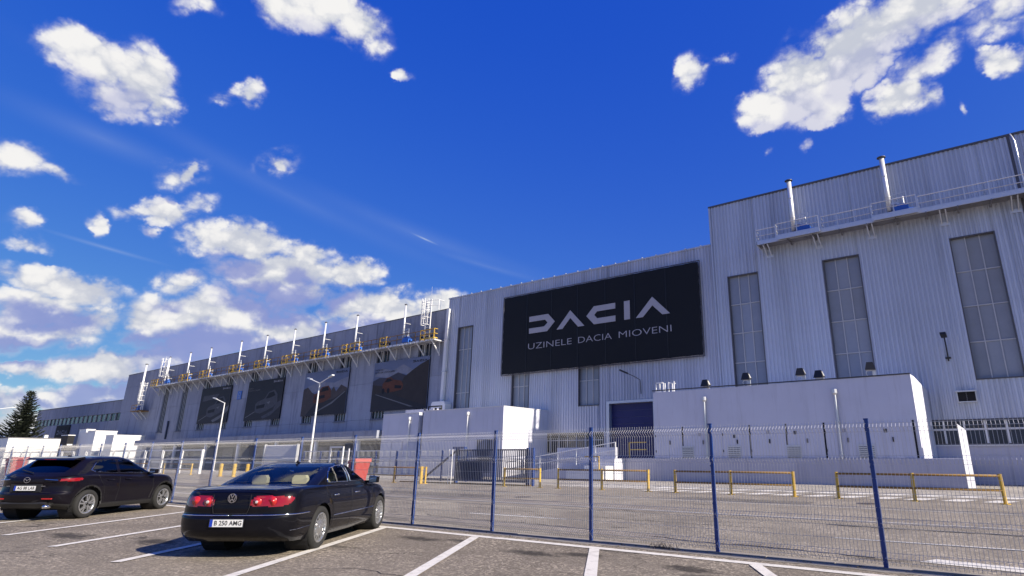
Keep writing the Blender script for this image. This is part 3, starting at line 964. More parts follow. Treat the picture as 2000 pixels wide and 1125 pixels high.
# end wall strip next to the middle hall and the pale duct running down it
dk = thing('roof_drain_duct', 'tall white duct running down the corner between concrete and ribbed halls', 'duct', (-45.1, Y0 - 0.4, 5.5))
dk_m = MB().bar((-45.02, Y0 - 0.28, 16.75), (-45.12, Y0 - 0.28, 6.9), 0.38, 0.30, (0, 1, 0))
obj('duct', dk_m, M['white'], dk)
obj('collector_box', MB().prism([(-45.9, 6.0), (-43.9, 6.0), (-43.9, 6.62), (-44.1, 6.92), (-45.75, 6.92), (-45.9, 6.7)], Y0 - 1.0, Y0 - 0.1), M['white'], dk)
obj('duct_clamp', MB().box(-45.32, -44.8, Y0 - 0.46, Y0 - 0.1, 10.0, 10.1).box(-45.30, -44.78, Y0 - 0.46, Y0 - 0.1, 13.4, 13.5), M['galv'], dk)
sg = thing('wall_sign', 'small dark blue wall sign with pale emblem between two hanging posters', 'sign', (-86.85, Y0 - 0.1, zc(-87, 9.7)))
obj('sign_plate', lbox(MB(), -87.4, -86.3, Y0 - 0.10, Y0 - 0.06, 9.66, 10.85), M['burner'], sg)
sgm = MB().lathe([(0.22, -0.104), (0.30, -0.104)], 16, (-86.85, Y0, zc(-87, 10.42)), 'y')
for i in range(3):
    sgm.box(-87.2, -86.5, Y0 - 0.106, Y0 - 0.102, zc(-87, 9.78 + 0.1 * i), zc(-87, 9.82 + 0.1 * i))
obj('sign_print', sgm, M['letter'], sg)
for lx, h in ((-49.4, 20.3), (-47.7, 19.3)):
    a = obj('roof_antenna', MB().tube([(lx, Y0 + 1.0, ZL - 0.1), (lx, Y0 + 1.0, ZL + 1.2), (lx, Y0 + 1.0, h)], [0.05, 0.035, 0.015], 6).box(lx - 0.15, lx + 0.15, Y0 + 0.85, Y0 + 1.15, ZL - 0.2, ZL + 0.06), M['galv'])
    tag(a, 'taller thin roof aerial behind the caged ladder of the walkway end' if h > 20 else 'shorter thin roof aerial nearest to the ribbed banner hall', 'antenna', 'roof aerials')
a = obj('roof_antenna', MB().tube([(-115.6, Y0 + 0.6, 15.6), (-115.6, Y0 + 0.6, 18.4)], [0.045, 0.02], 6).tube([(-115.9, Y0 + 0.6, 17.6), (-115.3, Y0 + 0.6, 17.6)], 0.02, 5), M['galv'])
tag(a, 'thin aerial on the concrete hall roof near the low hall', 'antenna', 'roof aerials')

# ---------------------------------------------- low hall far left
fh = thing('low_hall', 'low grey concrete hall with a long ribbon window behind the spruce', 'factory hall', (-150, Y0 + 1, 0))
xs = [-178 + 50.0 * i / 9 for i in range(10)]
obj('hall_body', MB().box(-178, -127.2, Y0 + 0.9, Y0 + 40, 0, 11.5), M['joint'], fh)
for a, b in zip(xs, xs[1:]):
    for z0, z1 in ((0, 8.0), (9.4, 11.65)):
        obj('wall_panel', MB().box(a + G / 2, b - G / 2, Y0 + 0.6 + random.uniform(-0.015, 0.015), Y0 + 0.88, z0, z1), M['conc'], fh)
rw = obj('window', MB().box(-178, -128, Y0 + 0.7, Y0 + 0.86, 7.97, 8.05).box(-178, -128, Y0 + 0.7, Y0 + 0.86, 9.36, 9.42), M['frame_dark'], fh)
bm = MB()
for i in range(22):
    xx = -178 + 50 * i / 21
    bm.box(xx - 0.09, xx + 0.09, Y0 + 0.62, Y0 + 0.8, 8.05, 9.36)
obj('glazing_bar', bm, M['mullion'], rw)
for i in range(21):
    obj('pane', MB().box(-178 + 50 * i / 21 + 0.09, -178 + 50 * (i + 1) / 21 - 0.09, Y0 + 0.78 + random.uniform(0, 0.03), Y0 + 0.83, 8.05, 9.36), M['pane_dark'], rw)
obj('coping', MB().box(-178, -127.1, Y0 + 0.5, Y0 + 1.2, 11.65, 11.75), M['frame_dark'], fh)
bn = thing('wall_banner', 'dark banner with dim lettering on the low hall beside the spruce', 'banner', (-158, Y0 + 0.4, 4))
obj('sheet', MB().box(-162.6, -154.6, Y0 + 0.45, Y0 + 0.5, 3.2, 7.9), M['banner'], bn)


def dacia_letters(x0, x1, z0, z1, y, t=0.006):
    """five angular stencil letters fitted to a rectangle"""
    L = [[(-33.85, 14.37), (-31.6, 14.37), (-30.82, 13.55), (-31.7, 12.73), (-33.85, 12.73), (-33.85, 13.23), (-32.05, 13.23), (-31.66, 13.55), (-31.95, 13.86), (-33.85, 13.86)],
         [(-30.61, 12.73), (-29.09, 14.37), (-27.54, 12.73), (-28.22, 12.73), (-29.08, 13.64), (-29.94, 12.73)],
         [(-24.33, 14.37), (-26.54, 14.37), (-27.33, 13.57), (-26.54, 12.73), (-24.33, 12.73), (-24.33, 13.24), (-26.2, 13.24), (-26.5, 13.57), (-26.2, 13.86), (-24.33, 13.86)],
         [(-23.47, 14.37), (-22.9, 14.37), (-22.9, 12.73), (-23.47, 12.73)],
         [(-22.35, 12.73), (-20.76, 14.37), (-19.19, 12.73), (-19.88, 12.73), (-20.77, 13.62), (-21.67, 12.73)]]
    f = lambda p: (x0 + (p[0] + 33.85) / 14.66 * (x1 - x0), z0 + (p[1] - 12.73) / 1.64 * (z1 - z0))
    return [MB().prism([f(p) for p in q], y - t, y) for q in L]


for q in dacia_letters(-161.6, -155.6, 6.0, 6.9, Y0 + 0.449):
    obj('letter', q, M['letter_dim'], bn)

# ---------------------------------------------- the big banner
BX0, BX1, BZ0, BZ1, BY = -37.1, -16.57, 9.1, 16.68, Y0 - 0.34
bb = thing('hall_banner', 'huge black banner with pale lettering on the ribbed hall', 'banner', (-26.8, BY, BZ0))
mb = MB()
nx, nz = 44, 18
for j in range(nz + 1):
    for i in range(nx + 1):
        x, z = BX0 + (BX1 - BX0) * i / nx, BZ0 + (BZ1 - BZ0) * j / nz
        e = min(i, nx - i, j, nz - j)
        dy = 0.0 if e == 0 else 0.022 * math.sin(i * 1.7) * math.sin(j * 0.9 + i * 0.3)
        ex = 0.02 * math.sin(j * 2.6) if i in (0, nx) else 0
        ez = 0.02 * math.sin(i * 2.1) if j in (0, nz) else 0
        mb.v.append((x + ex, BY + dy, z + ez))
mb.f += [(j * (nx + 1) + i, j * (nx + 1) + i + 1, (j + 1) * (nx + 1) + i + 1, (j + 1) * (nx + 1) + i) for j in range(nz) for i in range(nx)]
obj('sheet', mb, M['banner'], bb, smooth=True)
fr = MB()
for a, b in (((BX0 - 0.10, BZ0 - 0.10), (BX1 + 0.10, BZ0 - 0.10)), ((BX1 + 0.10, BZ0 - 0.10), (BX1 + 0.10, BZ1 + 0.10)), ((BX1 + 0.10, BZ1 + 0.10), (BX0 - 0.10, BZ1 + 0.10)), ((BX0 - 0.10, BZ1 + 0.10), (BX0 - 0.10, BZ0 - 0.10))):
    fr.tube([(a[0], BY + 0.05, a[1]), (b[0], BY + 0.05, b[1])], 0.04, 6)
obj('hanging_frame', fr, M['frame_dark'], bb)
lc = MB()
for i in range(64):
    x = BX0 + (BX1 - BX0) * (i + 0.5) / 64
    for z, s in ((BZ0, -1), (BZ1, 1)):
        lc.tube([(x - 0.05, BY - 0.01, z - 0.03 * s), (x, BY + 0.01, z + 0.1 * s), (x + 0.05, BY - 0.01, z - 0.03 * s)], 0.009, 4)
for j in range(24):
    z = BZ0 + (BZ1 - BZ0) * (j + 0.5) / 24
    for x, s in ((BX0, -1), (BX1, 1)):
        lc.tube([(x - 0.03 * s, BY - 0.01, z - 0.05), (x + 0.1 * s, BY + 0.01, z), (x - 0.03 * s, BY - 0.01, z + 0.05)], 0.009, 4)
obj('lacing', lc, M['frame_dark'], bb)
st = MB()
for i in range(1, 7):
    x = BX0 + (BX1 - BX0) * i / 7
    st.box(x - 0.03, x + 0.03, BY - 0.031, BY - 0.026, BZ0 + 0.1, BZ1 - 0.1)
obj('seam', st, M['black'], bb)
for q in dacia_letters(-33.85, -19.19, 12.73, 14.37, BY - 0.034):
    obj('letter', q, M['letter'], bb)
for word, a, b in (('UZINELE', -33.9, -28.9), ('DACIA', -28.2, -24.72), ('MIOVENI', -24.03, -19.12)):
    obj('lettering', text_mesh(word, a, b, 11.22, 11.77, BY - 0.042, -0.012), M['letter'], bb)


# ---------------------------------------------- four posters on the concrete hall
def flat(mb_pts, y):
    return MB().add([(x, y, z) for x, z in mb_pts], [tuple(range(len(mb_pts)))])


def print_mat(name, col, var=0.3, scale=0.8):
    return simple(name, col, 0.65, var=var, scale=scale, spec=0.3)


PM = dict(sky=print_mat('print_sky', (0.15, 0.18, 0.27), 0.4, 0.35), haze=print_mat('print_cloud', (0.24, 0.25, 0.30), 0.5, 1.1), night=print_mat('print_night', (0.026, 0.027, 0.032), 0.5, 0.5),
          hill=print_mat('print_hill', (0.045, 0.036, 0.032), 0.5, 1.2), mount=print_mat('print_mountain', (0.06, 0.058, 0.075), 0.4), road=print_mat('print_road', (0.035, 0.033, 0.036), 0.3),
          orange=print_mat('print_orange_car', (0.125, 0.045, 0.025), 0.5, 2.5), grey=print_mat('print_grey_car', (0.075, 0.075, 0.085), 0.5, 2.0), dark=print_mat('print_dark_glass', (0.014, 0.014, 0.018)), line=print_mat('print_line', (0.17, 0.165, 0.16)),
          brown=print_mat('print_brown', (0.075, 0.06, 0.055), 0.5, 1.5))


def poster(k, x0, x1, z0, z1, label):
    p = thing('wall_poster', label, 'poster', ((x0 + x1) / 2, Y0 - 0.2, zc(x0, z0)), group='posters on the concrete hall')
    W_, H_ = x1 - x0, z1 - z0
    Yp = Y0 - 0.20
    q = lambda u, v: (x0 + u * W_, zc(x0 + u * W_, z0 + v * H_))

    def pr(name, pts, mat, lev):
        return obj(name, flat([q(u, v) for u, v in pts], Yp - 0.004 * lev), PM[mat] if mat in PM else M[mat], p)
    b = MB()
    b.add([(q(u, v)[0], Yp + dy, q(u, v)[1]) for dy in (0, 0.05) for u, v in ((0, 0), (1, 0), (1, 1), (0, 1))], [(0, 1, 2, 3), (7, 6, 5, 4), (0, 4, 5, 1), (1, 5, 6, 2), (2, 6, 7, 3), (3, 7, 4, 0)])
    obj('sheet', b, PM['sky' if k in (3, 4) else 'night'], p)
    if k == 4:
        pr('print_cloud', [(0.02, 0.72), (0.3, 0.66), (0.55, 0.72), (0.72, 0.66), (0.74, 0.76), (0.55, 0.90), (0.36, 0.80), (0.15, 0.88)], 'haze', 1)
        pr('print_mountain', [(0, 0.50), (0, 0.62), (0.12, 0.68), (0.28, 0.66), (0.46, 0.75), (0.6, 0.68), (0.75, 0.6), (0.75, 0.4)], 'mount', 2)
        pr('print_hill', [(0.5, 0.45), (0.58, 0.64), (0.72, 0.76), (0.86, 0.86), (1, 0.93), (1, 0), (0, 0), (0, 0.55), (0.2, 0.5)], 'hill', 3)
        pr('print_road', [(0, 0), (0, 0.34), (0.25, 0.38), (0.95, 0.06), (1, 0)], 'road', 4)
        pr('print_line', [(0.06, 0.345), (0.09, 0.345), (0.78, 0.05), (0.72, 0.05)], 'line', 5)
        pr('print_car', [(0.20, 0.44), (0.19, 0.54), (0.23, 0.60), (0.27, 0.665), (0.33, 0.67), (0.40, 0.61), (0.53, 0.575), (0.575, 0.50), (0.56, 0.40), (0.42, 0.37), (0.28, 0.36)], 'orange', 6)
        pr('print_glass', [(0.225, 0.575), (0.275, 0.645), (0.325, 0.645), (0.375, 0.595), (0.30, 0.575)], 'dark', 7)
        pr('print_grille', [(0.42, 0.50), (0.55, 0.475), (0.54, 0.42), (0.42, 0.435)], 'dark', 7)
        for u in (0.31, 0.215):
            pr('print_wheel', [(u + 0.028 * math.cos(t), 0.40 + 0.055 * math.sin(t)) for t in [i * 0.628 for i in range(10)]], 'dark', 8)
    if k == 3:
        pr('print_cloud', [(0, 0.45), (0.3, 0.55), (0.7, 0.6), (1, 0.55), (1, 0.8), (0.7, 0.7), (0.4, 0.75), (0.1, 0.68)], 'haze', 1)
        pr('print_hill', [(0, 0), (0, 0.62), (0.1, 0.66), (0.22, 0.52), (0.42, 0.42), (0.62, 0.48), (0.70, 0.62), (0.76, 0.50), (0.86, 0.64), (1, 0.55), (1, 0)], 'brown', 2)
        pr('print_road', [(0.1, 0), (0.3, 0.26), (0.72, 0.34), (1, 0.52), (1, 0.0)], 'road', 3)
        pr('print_line', [(0.30, 0.06), (0.34, 0.06), (0.70, 0.24), (0.97, 0.48), (0.95, 0.485), (0.67, 0.265)], 'line', 4)
        pr('print_car', [(0.26, 0.30), (0.26, 0.47), (0.36, 0.52), (0.43, 0.63), (0.58, 0.65), (0.645, 0.55), (0.66, 0.38), (0.52, 0.29), (0.36, 0.26)], 'orange', 5)
        pr('print_glass', [(0.40, 0.52), (0.46, 0.61), (0.57, 0.625), (0.60, 0.54)], 'dark', 6)
        pr('print_grille', [(0.29, 0.43), (0.52, 0.45), (0.52, 0.38), (0.30, 0.36)], 'dark', 6)
    if k in (1, 2):
        pr('print_road', [(0, 0), (0, 0.22), (0.5, 0.30), (1, 0.55), (1, 0)], 'road', 1)
        pr('print_line', [(0.02, 0.08), (0.06, 0.08), (0.32, 0.22), (0.28, 0.22)], 'line', 2)
        pr('print_verge', [(0.55, 0.02), (0.75, 0.10), (1, 0.32), (1, 0.45), (0.86, 0.38), (0.80, 0.22), (0.5, 0.08)], 'line' if k == 1 else 'grey', 2)
        pr('print_car', [(0.30, 0.20), (0.28, 0.40), (0.34, 0.46), (0.52, 0.52), (0.62, 0.68), (0.78, 0.72), (0.87, 0.60), (0.89, 0.40), (0.80, 0.30), (0.62, 0.22), (0.45, 0.16)], 'grey', 3)
        pr('print_glass', [(0.56, 0.52), (0.64, 0.655), (0.76, 0.68), (0.82, 0.58), (0.68, 0.53)], 'dark', 4)
        pr('print_grille', [(0.32, 0.36), (0.56, 0.39), (0.55, 0.30), (0.33, 0.28)], 'dark', 4)
        pr('print_lamp', [(0.60, 0.42), (0.70, 0.45), (0.66, 0.38)], 'line', 5)
        if k == 1:
            pr('print_backdrop', [(0.08, 0.62), (0.55, 0.68), (0.62, 0.80), (0.1, 0.78)], 'grey', 1)
    dark = k in (3, 4)
    for w in dacia_letters(*[q(u, 0)[0] for u in (0.72, 0.97)], zc(x1, z0 + H_ * 0.905), zc(x1, z0 + H_ * 0.945), Yp - 0.032, 0.002):
        obj('letter', w, PM['dark'] if dark else M['letter'], p)
    if k in (2, 4):
        mt = PM['line'] if k == 2 else PM['dark']
        t1, t2 = (('NOUA', 0.03, 0.16, 0.80, 0.835), ('DACIA LOGAN', 0.03, 0.36, 0.745, 0.785)) if k == 2 else (('NOUA', 0.03, 0.17, 0.825, 0.86), ('DACIA JOGGER', 0.03, 0.40, 0.765, 0.805))
        for t in (t1, t2):
            obj('lettering', text_mesh(t[0], q(t[1], 0)[0], q(t[2], 0)[0], q(t[1], t[3])[1], q(t[1], t[4])[1], Yp - 0.034), mt, p)
    cb = MB()
    for i in range(14):
        for v_, s in ((0, -1), (1, 1)):
            c_ = q((i + 0.5) / 14, v_)
            cb.tube([(c_[0], Yp, c_[1]), (c_[0], Yp + 0.15, c_[1] + 0.15 * s)], 0.012, 4)
    obj('lashing', cb, M['galv'], p)
    return p


poster(4, -56.75, -47.55, 6.45, 12.0, 'poster of an orange car below mountains, nearest to the ribbed hall')
poster(3, -70.58, -61.48, 6.5, 12.0, 'poster of an orange car on a bend under blue sky')
poster(2, -84.4, -75.45, 6.45, 11.95, 'dark poster of a grey car with two lines of lettering')
poster(1, -98.1, -89.15, 6.5, 11.95, 'dark poster of a grey car, farthest from the ribbed hall')

# ================================================================ walkways and flues
ord_l = ['first', 'second', 'third', 'fourth', 'fifth', 'sixth', 'seventh', 'eighth', 'ninth']
DZ = 13.48
wk = thing('service_walkway', 'long steel service walkway with yellow cages along the concrete hall', 'walkway', (-80, 41.3, 13))
dk_ = MB()
lbox(dk_, -114.4, -45.75, 40.72, Y0 - 0.02, DZ - 0.10, DZ - 0.02)
obj('deck', dk_, M['conc_dark'], wk)
ed = MB()
xx = -114.4
while xx < -46:
    lbox(ed, xx, xx + 0.5, 40.66, 40.715, DZ - 0.16, DZ + 0.03)
    lbox(ed, xx + 0.50, xx + 0.54, 40.60, 41.9, DZ - 0.2, DZ - 0.11)
    xx += 0.62
obj('edge_channel', ed, M['white'], wk)
xx = -46.3
while xx > -114.5:
    obj('bracket', MB().bar((xx, 40.75, zc(xx, DZ - 0.1)), (xx, Y0 - 0.02, zc(xx, DZ - 1.45)), 0.10, 0.10, (1, 0, 0)).bar((xx, Y0 - 0.06, zc(xx, DZ - 1.6)), (xx, Y0 - 0.06, zc(xx, DZ - 0.1)), 0.09), M['white'], wk)
    xx -= 2.33
rl = MB()
xx = -45.9
while xx > -114:
    rl.bar((xx, 40.75, zc(xx, DZ)), (xx, 40.75, zc(xx, DZ + 1.05)), 0.05)
    xx -= 1.5
for h in (0.55, 1.05):
    rl.tube([(-114.3, 40.75, zc(-114.3, DZ + h)), (-45.8, 40.75, zc(-45.8, DZ + h))], 0.038, 5)
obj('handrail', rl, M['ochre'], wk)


def cage(xa, xb, y=40.62, h=1.1, depth=0.5):
    b = MB()
    for z in (0.12, 0.6, h):
        for p, q in (((xa, y), (xb, y)), ((xa, y), (xa, y + depth)), ((xb, y), (xb, y + depth))):
            b.bar((*p, zc(xa, DZ + z)), (*q, zc(xa, DZ + z)), 0.05 if z > 0.2 else 0.10)
    n = max(2, round((xb - xa) / 0.8) + 1)
    for i in range(n):
        t = xa + (xb - xa) * i / (n - 1)
        b.bar((t, y, zc(xa, DZ - 0.1)), (t, y, zc(xa, DZ + h)), 0.05)
    return obj('safety_cage', b, M['yellow'], wk)


FX = [-51.2, -59.85, -66.3, -73.1, -79.9, -86.8, -95.75, -102.5]
for f in FX:
    if f < -52:
        cage(f - 0.3, f + 1.45)
        cage(f - 1.9 if f > -70 else f - 1.6, f - 1.0 if f > -70 else f - 0.65)
    else:
        cage(f - 3.45, f - 2.4)
cage(-47.95, -45.85)
cage(-114.3, -111.9)


def make_flue(name, label, h, r, group):
    t = thing(name, label, 'flue', local=True, group=group)
    obj('pipe', MB().tube([(0, 0, 0.5), (0, 0, h * 0.5), (0, 0, h)], r, 14), M['stain'], t, smooth=True)
    for e in (0.33, 0.68):
        obj('joint_band', MB().lathe([(r, h * e), (r + 0.025, h * e + 0.01), (r + 0.025, h * e + 0.06), (r, h * e + 0.07)], 14), M['galv'], t, smooth=True)
    cp = obj('rain_cap', MB().lathe([(0.02, h + 0.22), (r * 1.75, h + 0.10), (r * 1.75, h + 0.07), (0.02, h + 0.07)], 14), M['frame_dark'], t)
    obj('cap_stay', MB().bar((r * 0.8, 0, h - 0.05), (r * 0.8, 0, h + 0.1), 0.02).bar((-r * 0.8, 0, h - 0.05), (-r * 0.8, 0, h + 0.1), 0.02), M['galv'], cp)
    obj('burner', MB().box(0.25, 1.15, -0.3, 0.25, 0.12, 0.62).box(0.45, 0.95, -0.22, 0.2, 0.62, 0.78).tube([(1.15, 0, 0.35), (1.4, 0, 0.35)], 0.12, 8), M['burner'], t)
    obj('pipe_fitting', MB().tube([(0, 0, 0.95), (0.5, 0, 0.95), (0.62, 0, 0.8), (0.62, 0, 0.6)], 0.12, 8).tube([(0, -0.05, 1.25), (0.9, -0.05, 1.32), (0.9, -0.05, 0.7)], 0.05, 6).bar((0.2, -0.2, 1.5), (1.1, -0.2, 1.62), 0.05).bar((1.1, -0.2, 1.62), (1.1, -0.2, 0.7), 0.05), M['galv'], t, smooth=False)
    obj('wall_bracket', MB().bar((0, 0.05, h * 0.55), (0, 0.98, h * 0.55), 0.06).bar((0, 0.05, 1.1), (0, 0.98, 1.1), 0.06), M['galv'], t)
    return t


fl = make_flue('exhaust_flue', '', 4.45, 0.10, 'flues along the concrete hall')
for i, f in enumerate(FX):
    lab = ('steel flue on the concrete hall walkway, ' + ('nearest to the caged ladder' if i == 0 else ord_l[i] + ' from the caged ladder'))
    if i == 0:
        fl.location = (f, 41.0, zc(f, DZ))
        fl['label'] = lab
    else:
        dup(fl, (f, 41.0, zc(f, DZ)), label=lab)
dup(fl, (-109.7, 41.0, zc(-109.7, DZ)), label='steel flue at the walkway end beside the roof ladder nearest the low hall')
# low platform with its own tall flue
lp = thing('low_platform', 'small lower steel platform with ochre rail on the concrete hall', 'platform', (-119, 41, 9))
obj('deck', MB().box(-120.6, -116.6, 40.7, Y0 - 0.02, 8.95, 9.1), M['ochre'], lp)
for xx in (-120.2, -118.6, -117.0):
    obj('bracket', MB().bar((xx, 40.8, 8.95), (xx, Y0 - 0.02, 7.7), 0.09), M['white'], lp)
rr = MB()
for h in (0.5, 1.0):
    rr.tube([(-120.5, 41.9, 9.1 + h), (-120.5, 40.75, 9.1 + h), (-116.7, 40.75, 9.1 + h)], 0.03, 5)
for xx in (-120.5, -118.6, -116.7):
    rr.bar((xx, 40.75, 9.1), (xx, 40.75, 10.1), 0.05)
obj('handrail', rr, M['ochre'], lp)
make_flue('exhaust_flue', 'tall steel flue rising from the small lower platform', 7.9, 0.16, 'flues along the concrete hall').location = (-119.0, 41.1, 9.1)


def ladder(name, label, x, y, z0, z1, cage_from, mat, w=0.5, side=0):
    t = thing(name, label, 'ladder', (x, y, z0))
    for s in (-1, 1):
        obj('stile', MB().bar((x + s * w / 2, y, z0), (x + s * w / 2, y, z1), 0.09), M[mat], t)
    rg = MB()
    z = z0 + 0.3
    while z < z1:
        rg.bar((x - w / 2, y, z), (x + w / 2, y, z), 0.05)
        z += 0.3
    obj('rungs', rg, M[mat], t)['kind'] = 'stuff'
    z = cage_from
    while z < z1 + 0.01:
        pts = [(x + 0.45 * math.cos(a), y - 0.38 + 0.45 * math.sin(a) * -1, z) for a in [R(-35 + 250 * i / 8) for i in range(9)]]
        obj('cage_hoop', MB().tube(pts, 0.035, 5), M[mat], t)
        z += 0.8
    cs = MB()
    for a in (10, 60, 120, 170):
        cs.bar((x + 0.45 * math.cos(R(a)), y - 0.38 - 0.45 * math.sin(R(a)), cage_from), (x + 0.45 * math.cos(R(a)), y - 0.38 - 0.45 * math.sin(R(a)), z1), 0.05)
    obj('cage_strip', cs, M[mat], t)
    return t


ladder('caged_ladder', 'white caged roof ladder on the walkway beside the ribbed hall', -47.75, 41.3, 13.5, 18.1, 15.2, 'white', 0.8)
obj('roof_guard', MB().tube([(-47.35, 41.3, 18.0), (-46.5, 41.6, 18.0), (-46.5, 42.3, 18.0)], 0.04, 5).tube([(-46.5, 41.6, 18.0), (-46.5, 41.6, 16.9)], 0.04, 5).tube([(-47.35, 41.3, 17.4), (-46.5, 41.6, 17.4)], 0.035, 5), M['white'], bpy.data.objects['caged_ladder'], )
ladder('caged_ladder', 'caged ladder from the lower platform up to the long walkway', -115.6, 40.5, 9.1, 13.6, 10.6, 'white', 0.7)
ladder('caged_ladder', 'caged ladder from the long walkway to the roof near the low hall', -111.4, 41.3, 13.0, 17.4, 14.4, 'white', 0.8)

# ---- walkway on the tall hall
RZ = 16.95
rwk = thing('service_walkway', 'galvanised service walkway with white railing on the tall ribbed hall', 'walkway', (0, 41.3, RZ))
obj('deck', MB().box(-11.45, 33.5, 40.85, Y0 - 0.06, RZ - 0.10, RZ).box(-9.9, -6.95, 40.45, 40.848, RZ - 0.12, RZ - 0.01).box(-3.5, -0.9, 40.45, 40.848, RZ - 0.12, RZ - 0.01), M['conc_dark'], rwk)
obj('edge_channel', MB().box(-11.5, 33.5, 40.78, 40.845, RZ - 0.2, RZ + 0.05).box(-9.95, -6.9, 40.38, 40.445, RZ - 0.24, RZ + 0.02).box(-3.55, -0.85, 40.38, 40.445, RZ - 0.24, RZ + 0.02).box(-11.56, -11.455, 40.78, 41.95, RZ - 0.2, RZ + 0.05), M['galv'], rwk)
xx = -11.0
while xx < 32:
    obj('cross_beam', MB().box(xx, xx + 0.08, 40.7, Y0 - 0.06, RZ - 0.32, RZ - 0.21), M['conc_dark'], rwk)
    xx += 1.75
for xx in (-10.9, -7.35, -3.84, 0.45, 4.2, 8.0, 12.0):
    obj('bracket', MB().bar((xx - 0.16, 40.9, RZ - 0.2), (xx - 0.16, Y0 - 0.06, RZ - 0.85), 0.07).bar((xx + 0.16, 40.9, RZ - 0.2), (xx + 0.16, Y0 - 0.06, RZ - 0.85), 0.07).box(xx - 0.3, xx + 0.3, Y0 - 0.10, Y0 - 0.05, RZ - 0.98, RZ - 0.72), M['galv'], rwk)


def rail_run(xa, xb, y, closed=True):
    b = MB()
    for h in (0.5, 0.98):
        pts = [(xa, y, RZ + h), (xb, y, RZ + h)]
        if closed:
            pts = [(xa, y + 0.7, RZ + h)] + pts
        b.tube(pts, 0.032, 6)
    n = max(2, round((xb - xa) / 1.25) + 1)
    for i in range(n):
        t = xa + (xb - xa) * i / (n - 1)
        b.bar((t, y, RZ - 0.1), (t, y, RZ + 0.98), 0.055)
    b.box(xa, xb, y - 0.01, y + 0.01, RZ, RZ + 0.13)
    return obj('railing', b, M['galv'], rwk)


rail_run(-11.5, -9.95, 40.82)
rail_run(-9.93, -6.95, 40.41)
rail_run(-6.85, -3.58, 40.82)
rail_run(-3.53, -0.88, 40.41)
rail_run(-0.8, 12.0, 40.82)
rail_run(12.05, 33.0, 40.82)
f2 = make_flue('exhaust_flue', 'thick steel flue on the tall hall nearest the walkway end', 4.45, 0.165, 'flues on the tall hall')
f2.location = (-8.8, 41.2, RZ)
dup(f2, (-2.5, 41.2, RZ), label='thick steel flue on the tall hall farther from the walkway end')


# ================================================================ annexes at the foot of the halls
def drain(parent, x, y, z1, mat='galv', z0=0.1):
    b = MB().tube([(x, y, z0), (x, y, z1)], 0.075, 8)
    b.lathe([(0.075, z1 - 0.05), (0.15, z1 + 0.06), (0.15, z1 + 0.28), (0.02, z1 + 0.30)], 10, (x, y, 0))
    for z in (1.6, 3.4):
        b.box(x - 0.11, x + 0.11, y - 0.09, y + 0.12, z, z + 0.05)
    return obj('drain_pipe', b, M[mat], parent)


ra = thing('substation_annex', 'long white annex with doors and floodlights below the tall hall', 'annex', (-10, 36, 0))
sl_ = lambda x: 5.87 + (x + 2.5) * 0.0065
vs = [(-18.17, 36.05), (-2.5, 36.05), (-2.13, 41.9), (-18.17, 41.9)]
mb = MB()
mb.add([(x, y, 1.44) for x, y in vs] + [(-18.17, 36.05, sl_(-18.17)), (-2.5, 36.05, 5.87), (-2.42, 37.3, 5.87), (-2.13, 41.9, 5.5), (-18.17, 41.9, 5.5)], [(0, 1, 5, 4), (1, 2, 7, 6, 5), (2, 3, 8, 7), (3, 0, 4, 8), (4, 5, 6, 7, 8)])
obj('wall', mb, M['plaster'], ra)
obj('roof_trim', MB().box(-18.22, -2.5, 36.0, 36.12, 5.87, 5.93), M['joint'], ra)
pl = MB().prism([(-20.4, 35.95), (-0.74, 35.95), (-0.74, 41.9), (-20.4, 41.9)], 0, 1.435, 'z')
obj('plinth', pl, M['plinth'], ra)
obj('end_fin', MB().add([(-0.735, 35.93, 0), (-0.40, 36.45, 0), (-0.735, 36.45, 0), (-0.735, 35.93, 3.15), (-0.40, 36.45, 2.85), (-0.735, 36.45, 3.1)], [(2, 1, 0), (3, 4, 5), (0, 1, 4, 3), (1, 2, 5, 4), (2, 0, 3, 5)]), M['plaster'], ra)
drain(ra, -14.43, 35.93, 5.0, z0=1.44)
drain(ra, -6.45, 35.93, 5.0, z0=1.44)
LN = [-18.1, -16.1, -13.4, -11.62, -9.41, -7.26, -5.0, -2.72]
for a, b in zip(LN, LN[1:]):
    d = obj('door', MB().box(a + 0.05, (a + b) / 2 - 0.006, 36.018, 36.048, 1.47, 3.35).box((a + b) / 2 + 0.006, b - 0.05, 36.018, 36.048, 1.47, 3.35), M['plaster'], ra)
    obj('handle', MB().box((a + b) / 2 + 0.05, (a + b) / 2 + 0.12, 35.97, 36.016, 2.3, 2.55), M['black'], d)
    obj('hinge', MB().box(a + 0.02, a + 0.07, 36.0, 36.017, 1.8, 1.95).box(a + 0.02, a + 0.07, 36.0, 36.017, 2.8, 2.95), M['black'], d)
for xx in (-16.1, -11.62, -9.41, -7.26, -2.72):
    obj('door_gap', MB().box(xx - 0.05, xx + 0.05, 36.03, 36.046, 1.46, 3.42), M['cavity'], ra)
for xx in (-15.75, -12.65, -9.05, -5.15):
    v = obj('vent', MB().box(xx - 0.42, xx + 0.42, 35.985, 36.015, 1.48, 2.2), M['galv'], ra)
    for i in range(6):
        obj('louvre', MB().add([(xx - 0.38, 35.98, 1.53 + i * 0.11), (xx + 0.38, 35.98, 1.53 + i * 0.11), (xx + 0.38, 35.95, 1.50 + i * 0.11), (xx - 0.38, 35.95, 1.50 + i * 0.11)], [(0, 1, 2, 3)]), M['frame_dark'], v)
for i, (xx, zz) in enumerate(((-14.9, 2.9), (-12.6, 2.75), (-10.5, 2.95), (-8.9, 2.9), (-6.2, 2.95), (-4.1, 2.9))):
    obj('warning_plate', MB().box(xx - 0.09, xx + 0.09, 36.005, 36.016, zz - 0.1, zz + 0.1), M['frame_dark' if i % 2 else 'letter'], ra)


